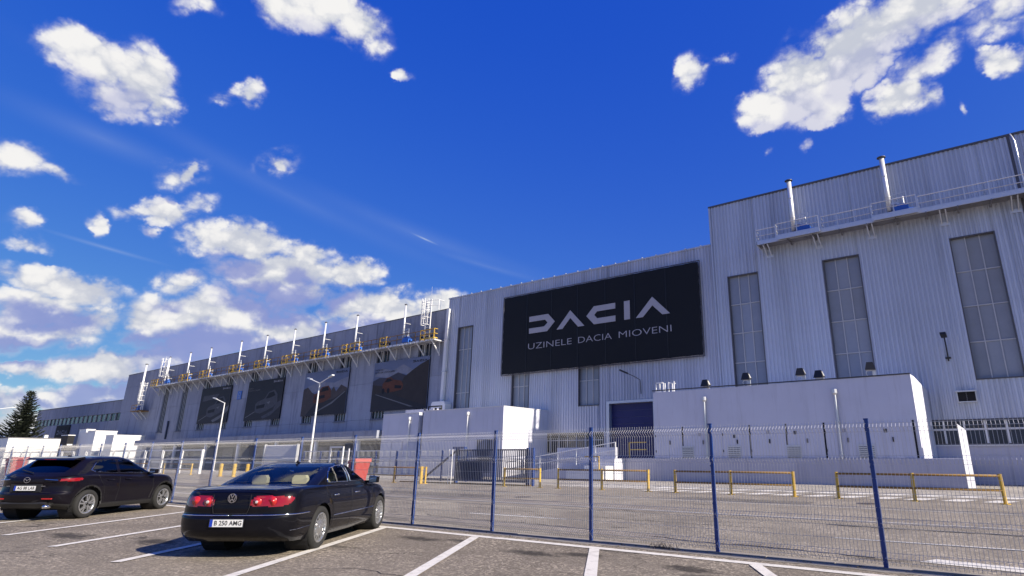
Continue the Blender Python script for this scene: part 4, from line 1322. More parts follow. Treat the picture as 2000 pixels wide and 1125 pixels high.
def make_flood(label, loc, s=1.0, tall=True):
    t = thing('floodlight', label, 'floodlight', loc, R(random.uniform(-8, 8)), 'floodlights on the annex roof', local=True)
    h = 0.35 if tall else 0.08
    t.scale = (0.82, 0.82, 0.82)
    obj('bracket', MB().tube([(-0.22, 0, h + 0.05), (-0.3, 0, h - 0.1), (-0.22, 0, 0.0)], 0.03, 5).box(0.1, 0.32, -0.05, 0.05, -0.02, h + 0.05).bar((-0.25, 0, h + 0.05), (0.25, 0, h + 0.05), 0.06), M['galv'], t)
    obj('housing', MB().add([(-0.34, -0.28, h + 0.08), (0.34, -0.28, h + 0.08), (0.34, 0.3, h + 0.12), (-0.34, 0.3, h + 0.12), (-0.2, -0.16, h + 0.62), (0.2, -0.16, h + 0.62), (0.2, 0.14, h + 0.58), (-0.2, 0.14, h + 0.58)], [(0, 1, 5, 4), (1, 2, 6, 5), (2, 3, 7, 6), (3, 0, 4, 7), (4, 5, 6, 7), (3, 2, 1, 0)]), M['black'], t)
    obj('lens', MB().add([(0.345, -0.12, h + 0.2), (0.345, 0.16, h + 0.22), (0.235, 0.08, h + 0.53), (0.235, -0.08, h + 0.53)], [(0, 1, 2, 3)]), M['lampglass'], t)
    return t


for (xx, tall, lab) in ((-14.4, False, 'low black floodlight nearest the white guard rails on the annex roof'), (-11.65, True, 'raised black floodlight in front of the tall window nearest the banner'), (-8.3, True, 'raised black floodlight standing close beside a lower one'), (-7.25, False, 'low black floodlight close beside a raised one on the annex roof'), (-4.45, True, 'raised black floodlight nearest the sunlit end of the white annex')):
    make_flood(lab, (xx, 36.3, sl_(xx) + 0.06), tall=tall)
gu = thing('roof_guardrail', 'bundle of short white guard rails on the annex roof above the roller door', 'railing', (-17.7, 36.8, 5.78))
for i in range(7):
    xx = -18.3 + i * 0.23
    obj('upright', MB().bar((xx, 36.8 + 0.12 * (i % 3), 5.6), (xx, 36.8 + 0.12 * (i % 3), 6.55 - 0.08 * (i % 2)), 0.08), M['white'], gu)
obj('top_rail', MB().bar((-18.35, 36.8, 6.52), (-17.8, 36.8, 6.52), 0.08).bar((-17.4, 36.95, 6.5), (-16.85, 36.95, 6.42), 0.07).bar((-18.3, 36.8, 5.9), (-17.9, 36.8, 5.9), 0.07), M['white'], gu)

la = thing('white_annex', 'white block annex with bright sunlit end wall below the ribbed hall', 'annex', (-38, 36, 0))
obj('wall', MB().box(-41.2, -31.7, 36, 41.93, 0, 5.48).box(-46.8, -41.8, 36.02, 41.93, 0, 5.36), M['plaster'], la)
obj('roof_trim', MB().box(-41.24, -31.66, 35.96, 41.92, 5.48, 5.53).box(-46.84, -41.8, 35.98, 41.92, 5.36, 5.41), M['white'], la)
obj('upper_parapet', MB().box(-46.6, -42.6, 38.4, 41.9, 5.4, 5.95), M['plinth'], la)
obj('recess', MB().box(-41.78, -41.22, 37.2, 41.9, 0, 5.2), M['black'], la)
obj('cable_riser', MB().tube([(-41.62, 36.5, 0), (-41.62, 36.5, 5.7)], 0.12, 8).tube([(-41.36, 36.7, 0), (-41.36, 36.7, 5.6)], 0.09, 8), M['black'], la)
drain(la, -42.92, 35.92, 4.75, 'white')
drain(la, -35.58, 35.9, 4.9, 'white')
LN = [-46.6, -45.2, -43.7, -42.1]
LN2 = [-41.0, -39.6, -38.2, -36.8, -34.6, -33.2, -31.95]
for q in (LN, LN2):
    for a, b in zip(q, q[1:]):
        obj('door', MB().box(a + 0.04, b - 0.04, 35.968, 35.998, 0.15, 3.0), M['plaster'], la)
for i in range(9):
    obj('louvre', MB().box(-34.4 + i * 0.22, -34.28 + i * 0.22, 35.93, 35.966, 0.3, 2.9), M['frame_dark'], la)
obj('end_door', MB().box(-31.698, -31.665, 38.2, 39.6, 0.05, 2.6).box(-31.698, -31.66, 40.2, 41.4, 0.05, 2.3), M['plaster'], la)
obj('roof_pipe', MB().tube([(-41.6, 36.9, 5.55), (-41.6, 36.9, 5.95), (-39.9, 36.9, 5.95), (-39.9, 36.9, 5.5)], 0.07, 6).tube([(-41.0, 37.2, 5.5), (-41.0, 37.2, 5.85)], 0.12, 6).tube([(-40.4, 37.2, 5.5), (-40.4, 37.2, 5.85)], 0.12, 6), M['black'], la)

# loading ramp in front of the door
rm = thing('loading_ramp', 'pale concrete loading ramp with handrails before the blue roller door', 'ramp', (-23, 34, 0))
obj('slope', MB().add([(-30.6, 34.5, 0.01), (-20.42, 34.5, 1.42), (-20.42, 41.9, 1.42), (-30.6, 41.9, 0.01), (-20.42, 34.5, 0.01), (-20.42, 41.9, 0.01)], [(0, 1, 2, 3), (0, 4, 1), (1, 4, 5, 2), (3, 2, 5)]), M['plaster'], rm)
obj('kerb_wall', MB().box(-23.3, -20.6, 33.0, 33.4, 0, 0.72).box(-22.2, -20.5, 33.5, 34.45, 0, 0.95), M['white'], rm)
hr = MB()
for i in range(7):
    x = -30.0 + 1.6 * i
    z = 1.42 * (x + 30.6) / 10.2
    hr.bar((x, 34.6, z), (x, 34.6, z + 1.05), 0.06)
for h in (0.55, 1.05):
    hr.tube([(-30.0, 34.6, 0.08 + h), (-20.4, 34.6, 1.42 + h)], 0.03, 6)
obj('handrail', hr, M['white'], rm)
obj('guard_wall', MB().box(-25.4, -20.45, 34.8, 34.95, 0.75, 2.15), M['plaster'], rm)
obj('yellow_rail', MB().bar((-20.2, 36.2, 1.43), (-20.2, 36.2, 2.5), 0.07).bar((-20.2, 36.2, 2.48), (-18.9, 36.2, 2.48), 0.07).bar((-20.2, 36.2, 2.0), (-18.9, 36.2, 2.0), 0.07), M['yellow'], rm)
obj('yellow_rail', MB().bar((-20.9, 33.3, 0.7), (-20.9, 33.3, 1.55), 0.07).bar((-20.9, 33.3, 1.53), (-22.0, 33.3, 1.53), 0.07), M['yellow'], rm)

# long canopy in front of the concrete hall
cp = thing('loading_canopy', 'long low grey loading canopy at the foot of the concrete hall', 'canopy', (-74, 36, 0))
lb = MB()
lbox(lb, -101.5, -47.0, 35.6, 41.9, 3.20, 3.95)
obj('fascia', lb, M['conc'], cp)
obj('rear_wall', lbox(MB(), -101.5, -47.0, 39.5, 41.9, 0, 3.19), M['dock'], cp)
for xx in (-89.0, -80.5, -72.6, -64.5, -57, -50):
    obj('column', MB().tube([(xx, 35.9, 0), (xx, 35.9, zc(xx, 3.2))], 0.2, 8), M['white'], cp, smooth=True)
for i in range(13):
    xx = -100 + i * 4.1
    obj('dock_door', MB().box(xx, xx + 2.6, 39.44, 39.49, 0.05, 2.6), M['frame_dark' if i % 3 else 'conc_dark'], cp)
obj('dock_edge', MB().box(-101.5, -47.0, 38.2, 38.35, 0.75, 0.95), M['white'], cp)

# white cabins at the far left
wb = thing('white_cabin', 'low white flat-roofed building below the spruce, its long side sunlit', 'cabin', (-144, 33, 0))
obj('wall', MB().box(-152, -137.7, 30, 37.4, 0, 4.66), M['white'], wb)
obj('roof_edge', MB().box(-152.1, -137.6, 29.9, 37.5, 4.66, 4.78), M['conc_dark'], wb)
obj('roof_vent', MB().box(-139.2, -138.4, 34.8, 35.3, 4.78, 5.3), M['white'], wb)
UN = [(-127.2, 35.0, 35.9, 5.0, 'dark sided container with a white line of lettering', 'cavity'), (-126.3, 37.0, 38.2, 6.0, 'tall white rooftop unit with a dark opening', 'white'), (-122.6, 36.2, 38.2, 5.35, 'narrow white equipment cabin beside the unit with a dark opening', 'white'), (-119.0, 36.1, 39.0, 5.55, 'wide white equipment cabin with the highest flat lid', 'white'), (-112.0, 36.4, 40.5, 4.75, 'long low white equipment cabin by the concrete hall end', 'white')]
for x1, y0, y1, zt, lab, mt in UN:
    t = thing('equipment_cabin', lab, 'cabin', (x1 - 1.5, y0, 0), group='white equipment cabins')
    obj('body', MB().box(x1 - 3.2, x1, y0, y1, 0, zt), M[mt], t)
    obj('lid', MB().box(x1 - 3.25, x1 + 0.05, y0 - 0.05, y1 + 0.05, zt, zt + 0.12), M['white'], t)
    if 'opening' in lab:
        obj('opening', MB().box(x1 + 0.002, x1 + 0.03, y0 + 0.25, y1 - 0.12, zt - 1.5, zt - 0.12), M['cavity'], t)
    elif mt == 'cavity':
        obj('lettering', MB().box(x1 + 0.002, x1 + 0.02, y0 + 0.1, y1 - 0.1, 3.4, 3.62), M['white'], t)
    else:
        obj('access_panel', MB().box(x1 + 0.002, x1 + 0.03, y0 + 0.2, y0 + 0.9, 0.4, 2.4).box(x1 + 0.002, x1 + 0.03, y0 + 1.1, y1 - 0.2, zt - 1.0, zt - 0.3), M['white'], t)

# ================================================================ perimeter fence
SP = 2.465
pf = thing('mesh_fence', 'welded wire mesh fence on blue posts along the car park', 'fence', (-20, FY, 0))
pm = MB().box(-0.029, 0.029, -0.022, 0.022, 0, 2.04).box(-0.032, 0.032, -0.025, 0.025, 2.04, 2.06)
for z in (0.2, 0.75, 1.35, 1.9):
    pm.box(-0.031, 0.031, -0.032, -0.0225, z, z + 0.022)
pme = pm.mesh('post', M['blue'])
# panel: vertical wires with four pressed folds, paired horizontal wires
pn = MB()
bends = (0.15, 0.60, 1.46, 1.92)
nw = 48
rw_ = 0.0036
w0, w1 = 0.035, SP - 0.035
prof = [(0.05, 0.0)]
for b in bends:
    prof += [(b - 0.06, 0.0), (b, -0.085), (b + 0.06, 0.0)]
prof.append((2.03, 0.0))
for i in range(nw + 1):
    x = w0 + (w1 - w0) * i / nw
    pn.tube([(x, y, z) for z, y in prof], rw_, 4, cap=False)
hz = []
for b in bends:
    hz += [(b - 0.06, -0.006), (b + 0.06, -0.006), (b, -0.091)]
hz += [(z, -0.006) for z in (0.36, 0.80, 1.0, 1.2)]
for z, y in hz:
    pn.tube([(w0 - 0.02, y, z), (w1 + 0.02, y, z)], 0.0034, 4, cap=False)
pnm = pn.mesh('mesh_panel', M['gold'])
for kx in range(-3, 26):
    x = -1.34 - SP * kx
    o = bpy.data.objects.new('post', pme)
    C.objects.link(o)
    o.parent = pf
    o.location = Vector((x, FY, 0)) + Vector(OFF[pf.name])
    o.rotation_euler = (random.uniform(-0.006, 0.006), random.uniform(-0.009, 0.009), 0)
    o = bpy.data.objects.new('mesh_panel', pnm)
    C.objects.link(o)
    o.parent = pf
    o.location = Vector((x, FY - 0.02, random.uniform(-0.012, 0.012))) + Vector(OFF[pf.name])

# ================================================================ yellow barriers, gate, yard clutter
def barrier(label, xs, y=24.6, hi=0.93):
    t = thing('yellow_barrier', label, 'barrier', (sum(xs) / len(xs), y, 0), group='yellow tube barriers')
    for x in xs:
        obj('post', MB().tube([(x, y, 0), (x + random.uniform(-0.02, 0.02), y, hi + 0.03)], 0.062, 10).lathe([(0.16, 0.0), (0.16, 0.02), (0.07, 0.02)], 10, (x, y, 0)), M['yellow'], t, smooth=False)
    for z in (hi - 0.03, 0.44):
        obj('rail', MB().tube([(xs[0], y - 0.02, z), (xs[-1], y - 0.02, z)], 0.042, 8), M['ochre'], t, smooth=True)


barrier('yellow barrier before the annex plinth with the white end fin', (-4.72, -2.17, 0.46))
barrier('three post yellow barrier before the middle of the white annex doors', (-11.45, -8.92, -6.33))
barrier('yellow barrier before the loading ramp and blue roller door', (-17.87, -15.29, -12.8))
barrier('short two post yellow barrier in front of the dark sliding gate', (-21.45, -19.02))
barrier('yellow barrier between the red skip and the sliding gate', (-33.2, -30.4, -27.56))
barrier('yellow barrier beyond the crossover, before the loading canopy', (-64.5, -61.7, -58.9), 25.4)
barrier('farthest yellow barrier, beyond the crossover towards the white cabins', (-75.0, -71.5, -68.0), 25.4)

gt = thing('sliding_gate', 'dark navy sliding gate of upright bars with a braced tail', 'gate', (-25, 25.6, 0))
GY = 25.6
obj('frame', MB().bar((-28.9, GY, 0.22), (-20.6, GY, 0.22), 0.12).bar((-26.1, GY, 1.9), (-20.6, GY, 1.9), 0.08).bar((-28.9, GY, 0.22), (-26.1, GY, 1.9), 0.09).bar((-20.65, GY, 0.2), (-20.65, GY, 1.9), 0.08).bar((-26.1, GY, 0.2), (-26.1, GY, 1.9), 0.1), M['navy'], gt)
i = 0
x = -26.0
while x < -20.7:
    obj('bar', MB().bar((x, GY, 0.22), (x, GY, 1.9), 0.05), M['navy'], gt)
    x += 0.14
obj('skirt', MB().box(-26.0, -24.0, GY + 0.03, GY + 0.05, 0.25, 1.3), M['navy'], gt)
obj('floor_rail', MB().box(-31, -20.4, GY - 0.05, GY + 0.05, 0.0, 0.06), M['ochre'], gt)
obj('gate_post', MB().box(-20.9, -20.72, GY + 0.15, GY + 0.3, 0, 2.0).box(-20.55, -20.4, GY + 0.15, GY + 0.3, 0, 2.0), M['blue'], gt)
obj('guide_post', MB().box(-26.35, -26.2, GY + 0.12, GY + 0.3, 0, 2.05).box(-26.6, -25.6, GY + 0.1, GY + 0.32, 1.98, 2.1), M['blue'], gt)
lt = MB()
for s in (-1, 1):
    lt.box(-26.42 + s * 0.13 - 0.02, -26.42 + s * 0.13 + 0.02, GY - 0.2, GY - 0.16, 0, 1.95)
for i in range(10):
    lt.box(-26.55, -26.29, GY - 0.19, GY - 0.17, 0.15 + 0.19 * i, 0.19 + 0.19 * i)
obj('reflective_ladder', lt, M['white'], gt)

yf = thing('yard_fence', 'pale wire yard fence with blue posts between sliding gate and sheet gate', 'fence', (-37, 28, 0))
for i in range(9):
    x = -46 + i * 2.3
    obj('post', MB().box(x - 0.05, x + 0.05, 27.95, 28.05, 0, 1.95), M['blue'], yf)
obj('rail', MB().box(-46, -27.6, 27.97, 28.03, 1.92, 1.98).box(-46, -27.6, 27.97, 28.03, 1.3, 1.35).box(-46, -27.6, 27.97, 28.03, 0.3, 0.36), M['white'], yf)
wires = MB()
x = -46.0
while x < -27.6:
    wires.bar((x, 28.06, 0.1), (x, 28.06, 1.92), 0.012)
    x += 0.12
obj('wire_infill', wires, M['gold'], yf)['kind'] = 'stuff'
sf = thing('sheet_gate', 'white corrugated sheet gate panel in the yard fence behind the saloon', 'gate', (-46, 26, 0))
wm = MB()
pts = []
for i in range(46):
    x = -48.2 + 4.5 * i / 45
    pts.append((x, 26 + (0.03 if i % 2 else -0.03)))
n = len(pts)
wm.add([(x, y, 0.15) for x, y in pts] + [(x, y, 2.45) for x, y in pts], [(i, i + 1, n + i + 1, n + i) for i in range(n - 1)])
obj('sheet', wm, M['white'], sf)
obj('frame', MB().box(-48.3, -48.2, 25.9, 26.1, 0, 2.5).box(-43.7, -43.6, 25.9, 26.1, 0, 2.5).box(-48.2, -43.7, 25.94, 25.965, 1.2, 1.35), M['galv'], sf)
fr_ = thing('pedestrian_gate', 'narrow white framed pedestrian gate near the red skip', 'gate', (-38.5, 26, 0))
obj('frame', MB().bar((-39.4, 26, 0), (-39.4, 26, 2.25), 0.1).bar((-37.9, 26, 0), (-37.9, 26, 2.25), 0.1).bar((-39.4, 26, 2.2), (-37.9, 26, 2.2), 0.1).bar((-37.5, 26.2, 0), (-37.5, 26.2, 2.1), 0.08), M['white'], fr_)
obj('leaf', MB().box(-39.3, -38.0, 25.98, 26.02, 0.1, 0.9).bar((-39.3, 26, 1.5), (-38.0, 26, 1.5), 0.06), M['conc_dark'], fr_)


def skip(label, x, y, s, rz):
    t = thing('red_skip', label, 'skip', (x, y, 0), rz, 'red plastic skips', local=True)
    t.scale = (0.62, 0.8, 1.0)
    obj('tub', MB().add([(-0.55 * s, -0.45 * s, 0.1), (0.5 * s, -0.45 * s, 0.1), (0.5 * s, 0.45 * s, 0.1), (-0.55 * s, 0.45 * s, 0.1), (-0.75 * s, -0.6 * s, 1.15 * s), (0.75 * s, -0.6 * s, 1.25 * s), (0.75 * s, 0.6 * s, 1.25 * s), (-0.75 * s, 0.6 * s, 1.15 * s)], [(3, 2, 1, 0), (0, 1, 5, 4), (1, 2, 6, 5), (2, 3, 7, 6), (3, 0, 4, 7)]), M['red'], t)
    for i in range(6):
        u = -0.5 + i * 0.2
        obj('rib', MB().bar((u * s, -0.48 * s, 0.12), (u * 1.35 * s, -0.625 * s, 1.1 * s), 0.05), M['red'], t)
    obj('lid', MB().prism([(-0.85 * s, 1.17 * s), (0.85 * s, 1.28 * s), (0.75 * s, 1.5 * s), (0.2 * s, 1.42 * s), (-0.1 * s, 1.5 * s), (-0.75 * s, 1.36 * s)], -0.68 * s, 0.68 * s), M['red'], t)
    for sx in (-0.45, 0.4):
        obj('wheel', MB().lathe([(0.03, -0.04), (0.1, -0.04), (0.1, 0.04), (0.03, 0.04)], 10, (sx * s, -0.35 * s, 0.1), 'y', True), M['black'], t)


skip('red plastic skip beyond the fence beside the saloon front', -31.6, 22.9, 0.95, R(-8))
skip('red plastic skip beyond the fence behind the dark crossover tail', -63.0, 14.6, 1.0, R(10))
bl = None
for i, x in enumerate((-52.6, -51.5, -50.4, -49.4, -48.4)):
    lab = 'yellow bollard in the cluster behind the saloon, ' + ('leftmost', 'second from left', 'middle one', 'second from right', 'rightmost')[i]
    if bl is None:
        bl = thing('yellow_bollard', lab, 'bollard', (x, 24.9, 0), group='cluster of yellow bollards', local=True)
        obj('post', MB().tube([(0, 0, 0), (0, 0, 0.95), (0, 0, 1.0)], [0.13, 0.13, 0.07], 10), M['yellow'], bl, smooth=False)
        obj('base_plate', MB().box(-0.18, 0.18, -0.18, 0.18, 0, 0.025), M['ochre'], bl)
    else:
        dup(bl, (x, 24.9 - 0.5 * (i % 2), 0), label=lab)
yd = thing('yellow_bollard', 'single bright yellow bollard at the tail of the sliding gate', 'bollard', (-27.6, 24.3, 0), local=True)
obj('post', MB().tube([(0, 0, 0), (0, 0, 0.98)], 0.09, 10), M['yellow'], yd)
obj('base_plate', MB().box(-0.15, 0.15, -0.15, 0.15, 0, 0.02), M['ochre'], yd)
# low white rail fence across the far road side at left
wf = thing('white_rail_fence', 'white post and rail fence beyond the crossover before the white cabins', 'fence', (-90, 27, 0))
for i in range(16):
    x = -124 + i * 4.2
    obj('post', MB().box(x - 0.09, x + 0.09, 26.9, 27.1, 0, 2.2), M['white'], wf)
for z in (0.35, 1.25, 2.1):
    obj('rail', MB().box(-124, -61, 26.97, 27.03, z, z + 0.12), M['white'], wf)


# ================================================================ lamps
def street_lamp(label, x, y, h, arms, mat='white'):
    t = thing('street_lamp', label, 'street lamp', (x, y, 0), group='street lamps in the factory yard')
    obj('pole', MB().tube([(x, y, 0), (x, y, h * 0.4), (x, y, h)], [0.095, 0.08, 0.05], 10).box(x - 0.2, x + 0.2, y - 0.2, y + 0.2, 0, 0.03), M[mat], t, smooth=False)
    for (dx, dy, dz) in arms:
        a = obj('arm', MB().tube([(x, y, h - 0.05), (x + dx * 0.75, y + dy * 0.75, h + dz * 0.75)], 0.04, 6), M[mat], t)
        obj('lamp_head', MB().bar((x + dx * 0.72, y + dy * 0.72, h + dz * 0.76), (x + dx, y + dy, h + dz), 0.26, 0.10), M['galv'], a)


street_lamp('white double arm street lamp behind the saloon', -48.3, 30, 7.9, [(-1.9, 0, 0.55), (1.9, 0, 0.55)])
street_lamp('slim single arm street lamp before the dark posters', -73.6, 34, 7.7, [(-1.6, -0.6, 0.6)])
street_lamp('street lamp arm reaching into view above the spruce', -118.6, 23.8, 8.3, [(0.2, 1.9, 0.35)])
wl = thing('wall_lamp', 'wall lamp on a bent arm right below the big banner', 'wall lamp', (-22.2, Y0 - 0.1, 6.5))
obj('arm', MB().tube([(-22.2, Y0 - 0.1, 6.45), (-22.2, Y0 - 0.2, 7.55), (-22.4, Y0 - 0.5, 7.75), (-23.0, Y0 - 1.0, 8.1)], 0.035, 6), M['frame_dark'], wl)
obj('lamp_head', MB().bar((-22.9, Y0 - 0.95, 8.05), (-23.5, Y0 - 1.3, 8.35), 0.26, 0.11), M['black'], wl)
wl = thing('wall_lamp', 'black wall lamp between two tall windows of the tall hall', 'wall lamp', (-0.7, Y0 - 0.1, 7.3))
obj('arm', MB().tube([(-0.7, Y0 - 0.1, 7.2), (-0.7, Y0 - 0.25, 8.2), (-0.7, Y0 - 0.9, 8.6)], 0.045, 6).box(-0.85, -0.55, Y0 - 0.12, Y0 - 0.05, 7.35, 7.45), M['black'], wl)
obj('lamp_head', MB().bar((-0.70, Y0 - 0.85, 8.6), (-0.74, Y0 - 1.4, 8.75), 0.32, 0.13), M['black'], wl)

# ================================================================ spruce
def spruce(label, x, y, H, Rb):
    t = thing('spruce_tree', label, 'tree', (x, y, 0), local=True)
    obj('trunk', MB().tube([(0, 0, 0), (0.05, 0, H * 0.5), (0, 0, H * 0.99)], [0.3, 0.17, 0.02], 8), M['bark'], t)
    cr = MB()
    z = H * 0.05
    while z < H * 0.985:
        u = z / H
        rad = Rb * (1 - u) ** 0.9 + 0.25
        nb = int(9 + 12 * (1 - u))
        for i in range(nb):
            a = 2 * math.pi * (i + random.random() * 0.8) / nb
            L = rad * random.uniform(0.70, 1.18)
            zz = z + random.uniform(-0.12, 0.12)
            ca, sa = math.cos(a), math.sin(a)
            side = Vector((-sa, ca, 0))

            def P(s):                                    # sweeps down, then lifts at the tip
                return Vector((ca * L * s, sa * L * s, zz - 0.30 * L * math.sin(min(s, 1) * 2.2) + 0.55 * L * max(0, s - 0.62) ** 1.3))
            m = max(9, int(L * 9))
            for j in range(m):
                s0 = (j + random.random()) / m * 0.95 + 0.05
                p, q = P(s0), P(s0 + 0.10)
                d = (q - p).normalized()
                w = (0.16 + 0.55 * (1 - s0)) * min(1.0, L / 2.0) + 0.10
                for sg_ in (-1, 1):
                    tip = p + d * random.uniform(0.25, 0.5) + side * sg_ * w * random.uniform(0.6, 1.4) + Vector((0, 0, -random.uniform(0.02, 0.20)))
                    cr.add([p, p + d * 0.22, tip], [(0, 1, 2)])
                if random.random() < 0.7:
                    cr.add([p, q, (p + q) / 2 - Vector((0, 0, random.uniform(0.12, 0.30)))], [(0, 1, 2)])
        z += random.uniform(0.46, 0.66) * (0.55 + 0.5 * (1 - u))
    obj('crown', cr, M['needles'], t)


spruce('dark green spruce standing before the low concrete hall', -151.5, 34.5, 14.0, 5.2)

# ================================================================ cars
def itp(pts):
    """smooth monotone-ish interpolation through (x, y) pairs"""
    xs = [p[0] for p in pts]
    ys = [p[1] for p in pts]
    n = len(xs)
    d = [(ys[i + 1] - ys[i]) / (xs[i + 1] - xs[i]) for i in range(n - 1)]
    m = [d[0]] + [0 if d[i - 1] * d[i] <= 0 else 2 * d[i - 1] * d[i] / (d[i - 1] + d[i]) for i in range(1, n - 1)] + [d[-1]]

    def f(x):
        if x <= xs[0]:
            return ys[0]
        if x >= xs[-1]:
            return ys[-1]
        i = 0
        while xs[i + 1] < x:
            i += 1
        h = xs[i + 1] - xs[i]
        t = (x - xs[i]) / h
        return ys[i] * (1 + 2 * t) * (1 - t) ** 2 + m[i] * h * t * (1 - t) ** 2 + ys[i + 1] * t * t * (3 - 2 * t) + m[i + 1] * h * t * t * (t - 1)
    return f


def inside(p, poly):
    x, y = p
    r = False
    n = len(poly)
    for i in range(n):
        x1, y1 = poly[i]
        x2, y2 = poly[(i + 1) % n]
        if (y1 > y) != (y2 > y) and x < (x2 - x1) * (y - y1) / (y2 - y1) + x1:
            r = not r
    return r


def nearest_on(p, poly):
    best = None
    for i in range(len(poly)):
        a, b = Vector(poly[i]), Vector(poly[(i + 1) % len(poly)])
        ab = b - a
        t = max(0, min(1, (Vector(p) - a).dot(ab) / max(ab.length_squared, 1e-9)))
        q = a + ab * t
        dd = (q - Vector(p)).length
        if best is None or dd < best[0]:
            best = (dd, q)
    return best[1]


class Shell:
    """closed outline swept through levels, then roofed; half outline mirrored"""
    def __init__(s, xr, xf, wd, z, Rr, pr, Rf, pf_, levels, crown, nr=16, nm=110, nf=18, rings=10):
        s.v, s.uz, s.seg, s.f = [], [], [], []
        full = []
        for lv in levels:
            a, b = xr(lv), xf(lv)
            half = []
            for i in range(nr):
                t = math.pi / 2 * i / nr
                half.append((a + Rr - Rr * math.cos(t) ** (2 / pr), math.sin(t) ** (2 / pr), 'r'))
            for i in range(nm + 1):
                half.append((a + Rr + (b - Rf - a - Rr) * i / nm, 1.0, 'm'))
            for i in range(nf - 1, -1, -1):
                t = math.pi / 2 * i / nf
                half.append((b - Rf + Rf * math.cos(t) ** (2 / pf_), math.sin(t) ** (2 / pf_), 'f'))
            h2 = [(x, k * wd(x, lv), g_) for x, k, g_ in half]
            u = 0.0
            row = []
            for i, (x, y, g_) in enumerate(h2):
                if i:
                    u += math.hypot(x - h2[i - 1][0], y - h2[i - 1][1])
                row.append((x, y, z(x, lv), u, g_))
            full.append(row)
        s.n = n = len(full[0])
        top = full[-1]
        L0, L1 = top[0][0], top[-1][0]
        for j in range(1, rings + 1):
            k = 1 - j / rings
            row = []
            for (x, y, zz, u, g_) in top:
                e = max(0.0, min(1.0, (x - L0) / 0.35)) * max(0.0, min(1.0, (L1 - x) / 0.5))
                row.append((x, y * k, zz + crown * (1 - k * k) * e, u, 'd'))
            full.append(row)
        s.rows = len(full)
        s.nl = len(levels)
        for side in (1, -1):
            o = len(s.v)
            for row in full:
                for (x, y, zz, u, g_) in row:
                    s.v.append([x, y * side, zz])
                    s.uz.append((u * side, zz))
                    s.seg.append(g_)
            for j in range(s.rows - 1):
                for i in range(n - 1):
                    q = (o + j * n + i, o + j * n + i + 1, o + (j + 1) * n + i + 1, o + (j + 1) * n + i)
                    s.f.append(q if side == -1 else q[::-1])
        s.cat = [None] * len(s.f)

    def ctr(s, q):
        return [sum(s.v[i][k] for i in q) / 4 for k in range(3)]

    def cut(s, poly, name, cond, coord='xz', snap=True):
        """give faces whose centre lies in poly the category name, snap its border vertices to the outline"""
        hit = []
        ix = {'xz': (0, 2), 'yz': (1, 2)}.get(coord)
        x0, x1 = min(p[0] for p in poly), max(p[0] for p in poly)
        z0, z1 = min(p[1] for p in poly), max(p[1] for p in poly)
        for fi, q in enumerate(s.f):
            if s.cat[fi] is not None:
                continue
            c = s.ctr(q)
            if coord == 'uz':
                p = (sum(s.uz[i][0] for i in q) / 4, c[2])
            else:
                p = (c[ix[0]], c[ix[1]])
            if x0 <= p[0] <= x1 and z0 <= p[1] <= z1 and cond(c, s.seg[q[0]]) and inside(p, poly):
                hit.append(fi)
        hs = set(hit)
        vin, vout = set(), set()
        for fi in hit:
            vin.update(s.f[fi])
        for fi, q in enumerate(s.f):
            if fi not in hs and any(i in vin for i in q):
                vout.update(i for i in q if i in vin)
        for i in (vout if snap and ix else ()):
            q = nearest_on((s.v[i][ix[0]], s.v[i][ix[1]]), poly)
            s.v[i][ix[0]], s.v[i][ix[1]] = q.x, q.y
        for fi in hit:
            s.cat[fi] = name

    def grab(s, name, push=0.0):
        mb = MB()
        mp = {}
        for fi, q in enumerate(s.f):
            if s.cat[fi] == name:
                for i in q:
                    if i not in mp:
                        mp[i] = len(mb.v)
                        x, y, z = s.v[i]
                        if push:
                            d = Vector((-0.5 if s.seg[i] == 'r' else 0, math.copysign(0.8, y) if s.seg[i] != 'r' else 0.4 * math.copysign(1, y), 0)).normalized() * push
                            x, y, z = x + d.x, y + d.y, z + d.z
                        mb.v.append((x, y, z))
                mb.f.append(tuple(mp[i] for i in q))
        return mb

    def side_y(s, x, z):
        best = (9, 0.8)
        for i, p in enumerate(s.v):
            if p[1] > 0.3 and s.seg[i] != 'd':
                dd = abs(p[0] - x) + abs(p[2] - z)
                if dd < best[0]:
                    best = (dd, p[1])
        return best[1]


def half_of(mb, s):
    out = MB()
    mp = {}
    for f in mb.f:
        if sum(mb.v[i][1] for i in f) * s > 0:
            for i in f:
                if i not in mp:
                    mp[i] = len(out.v)
                    out.v.append(mb.v[i])
            out.f.append(tuple(mp[i] for i in f))
    return out


def circle(cx, cz, r, n=26):
    return [(cx + r * math.cos(2 * math.pi * i / n), cz + r * math.sin(2 * math.pi * i / n)) for i in range(n)]


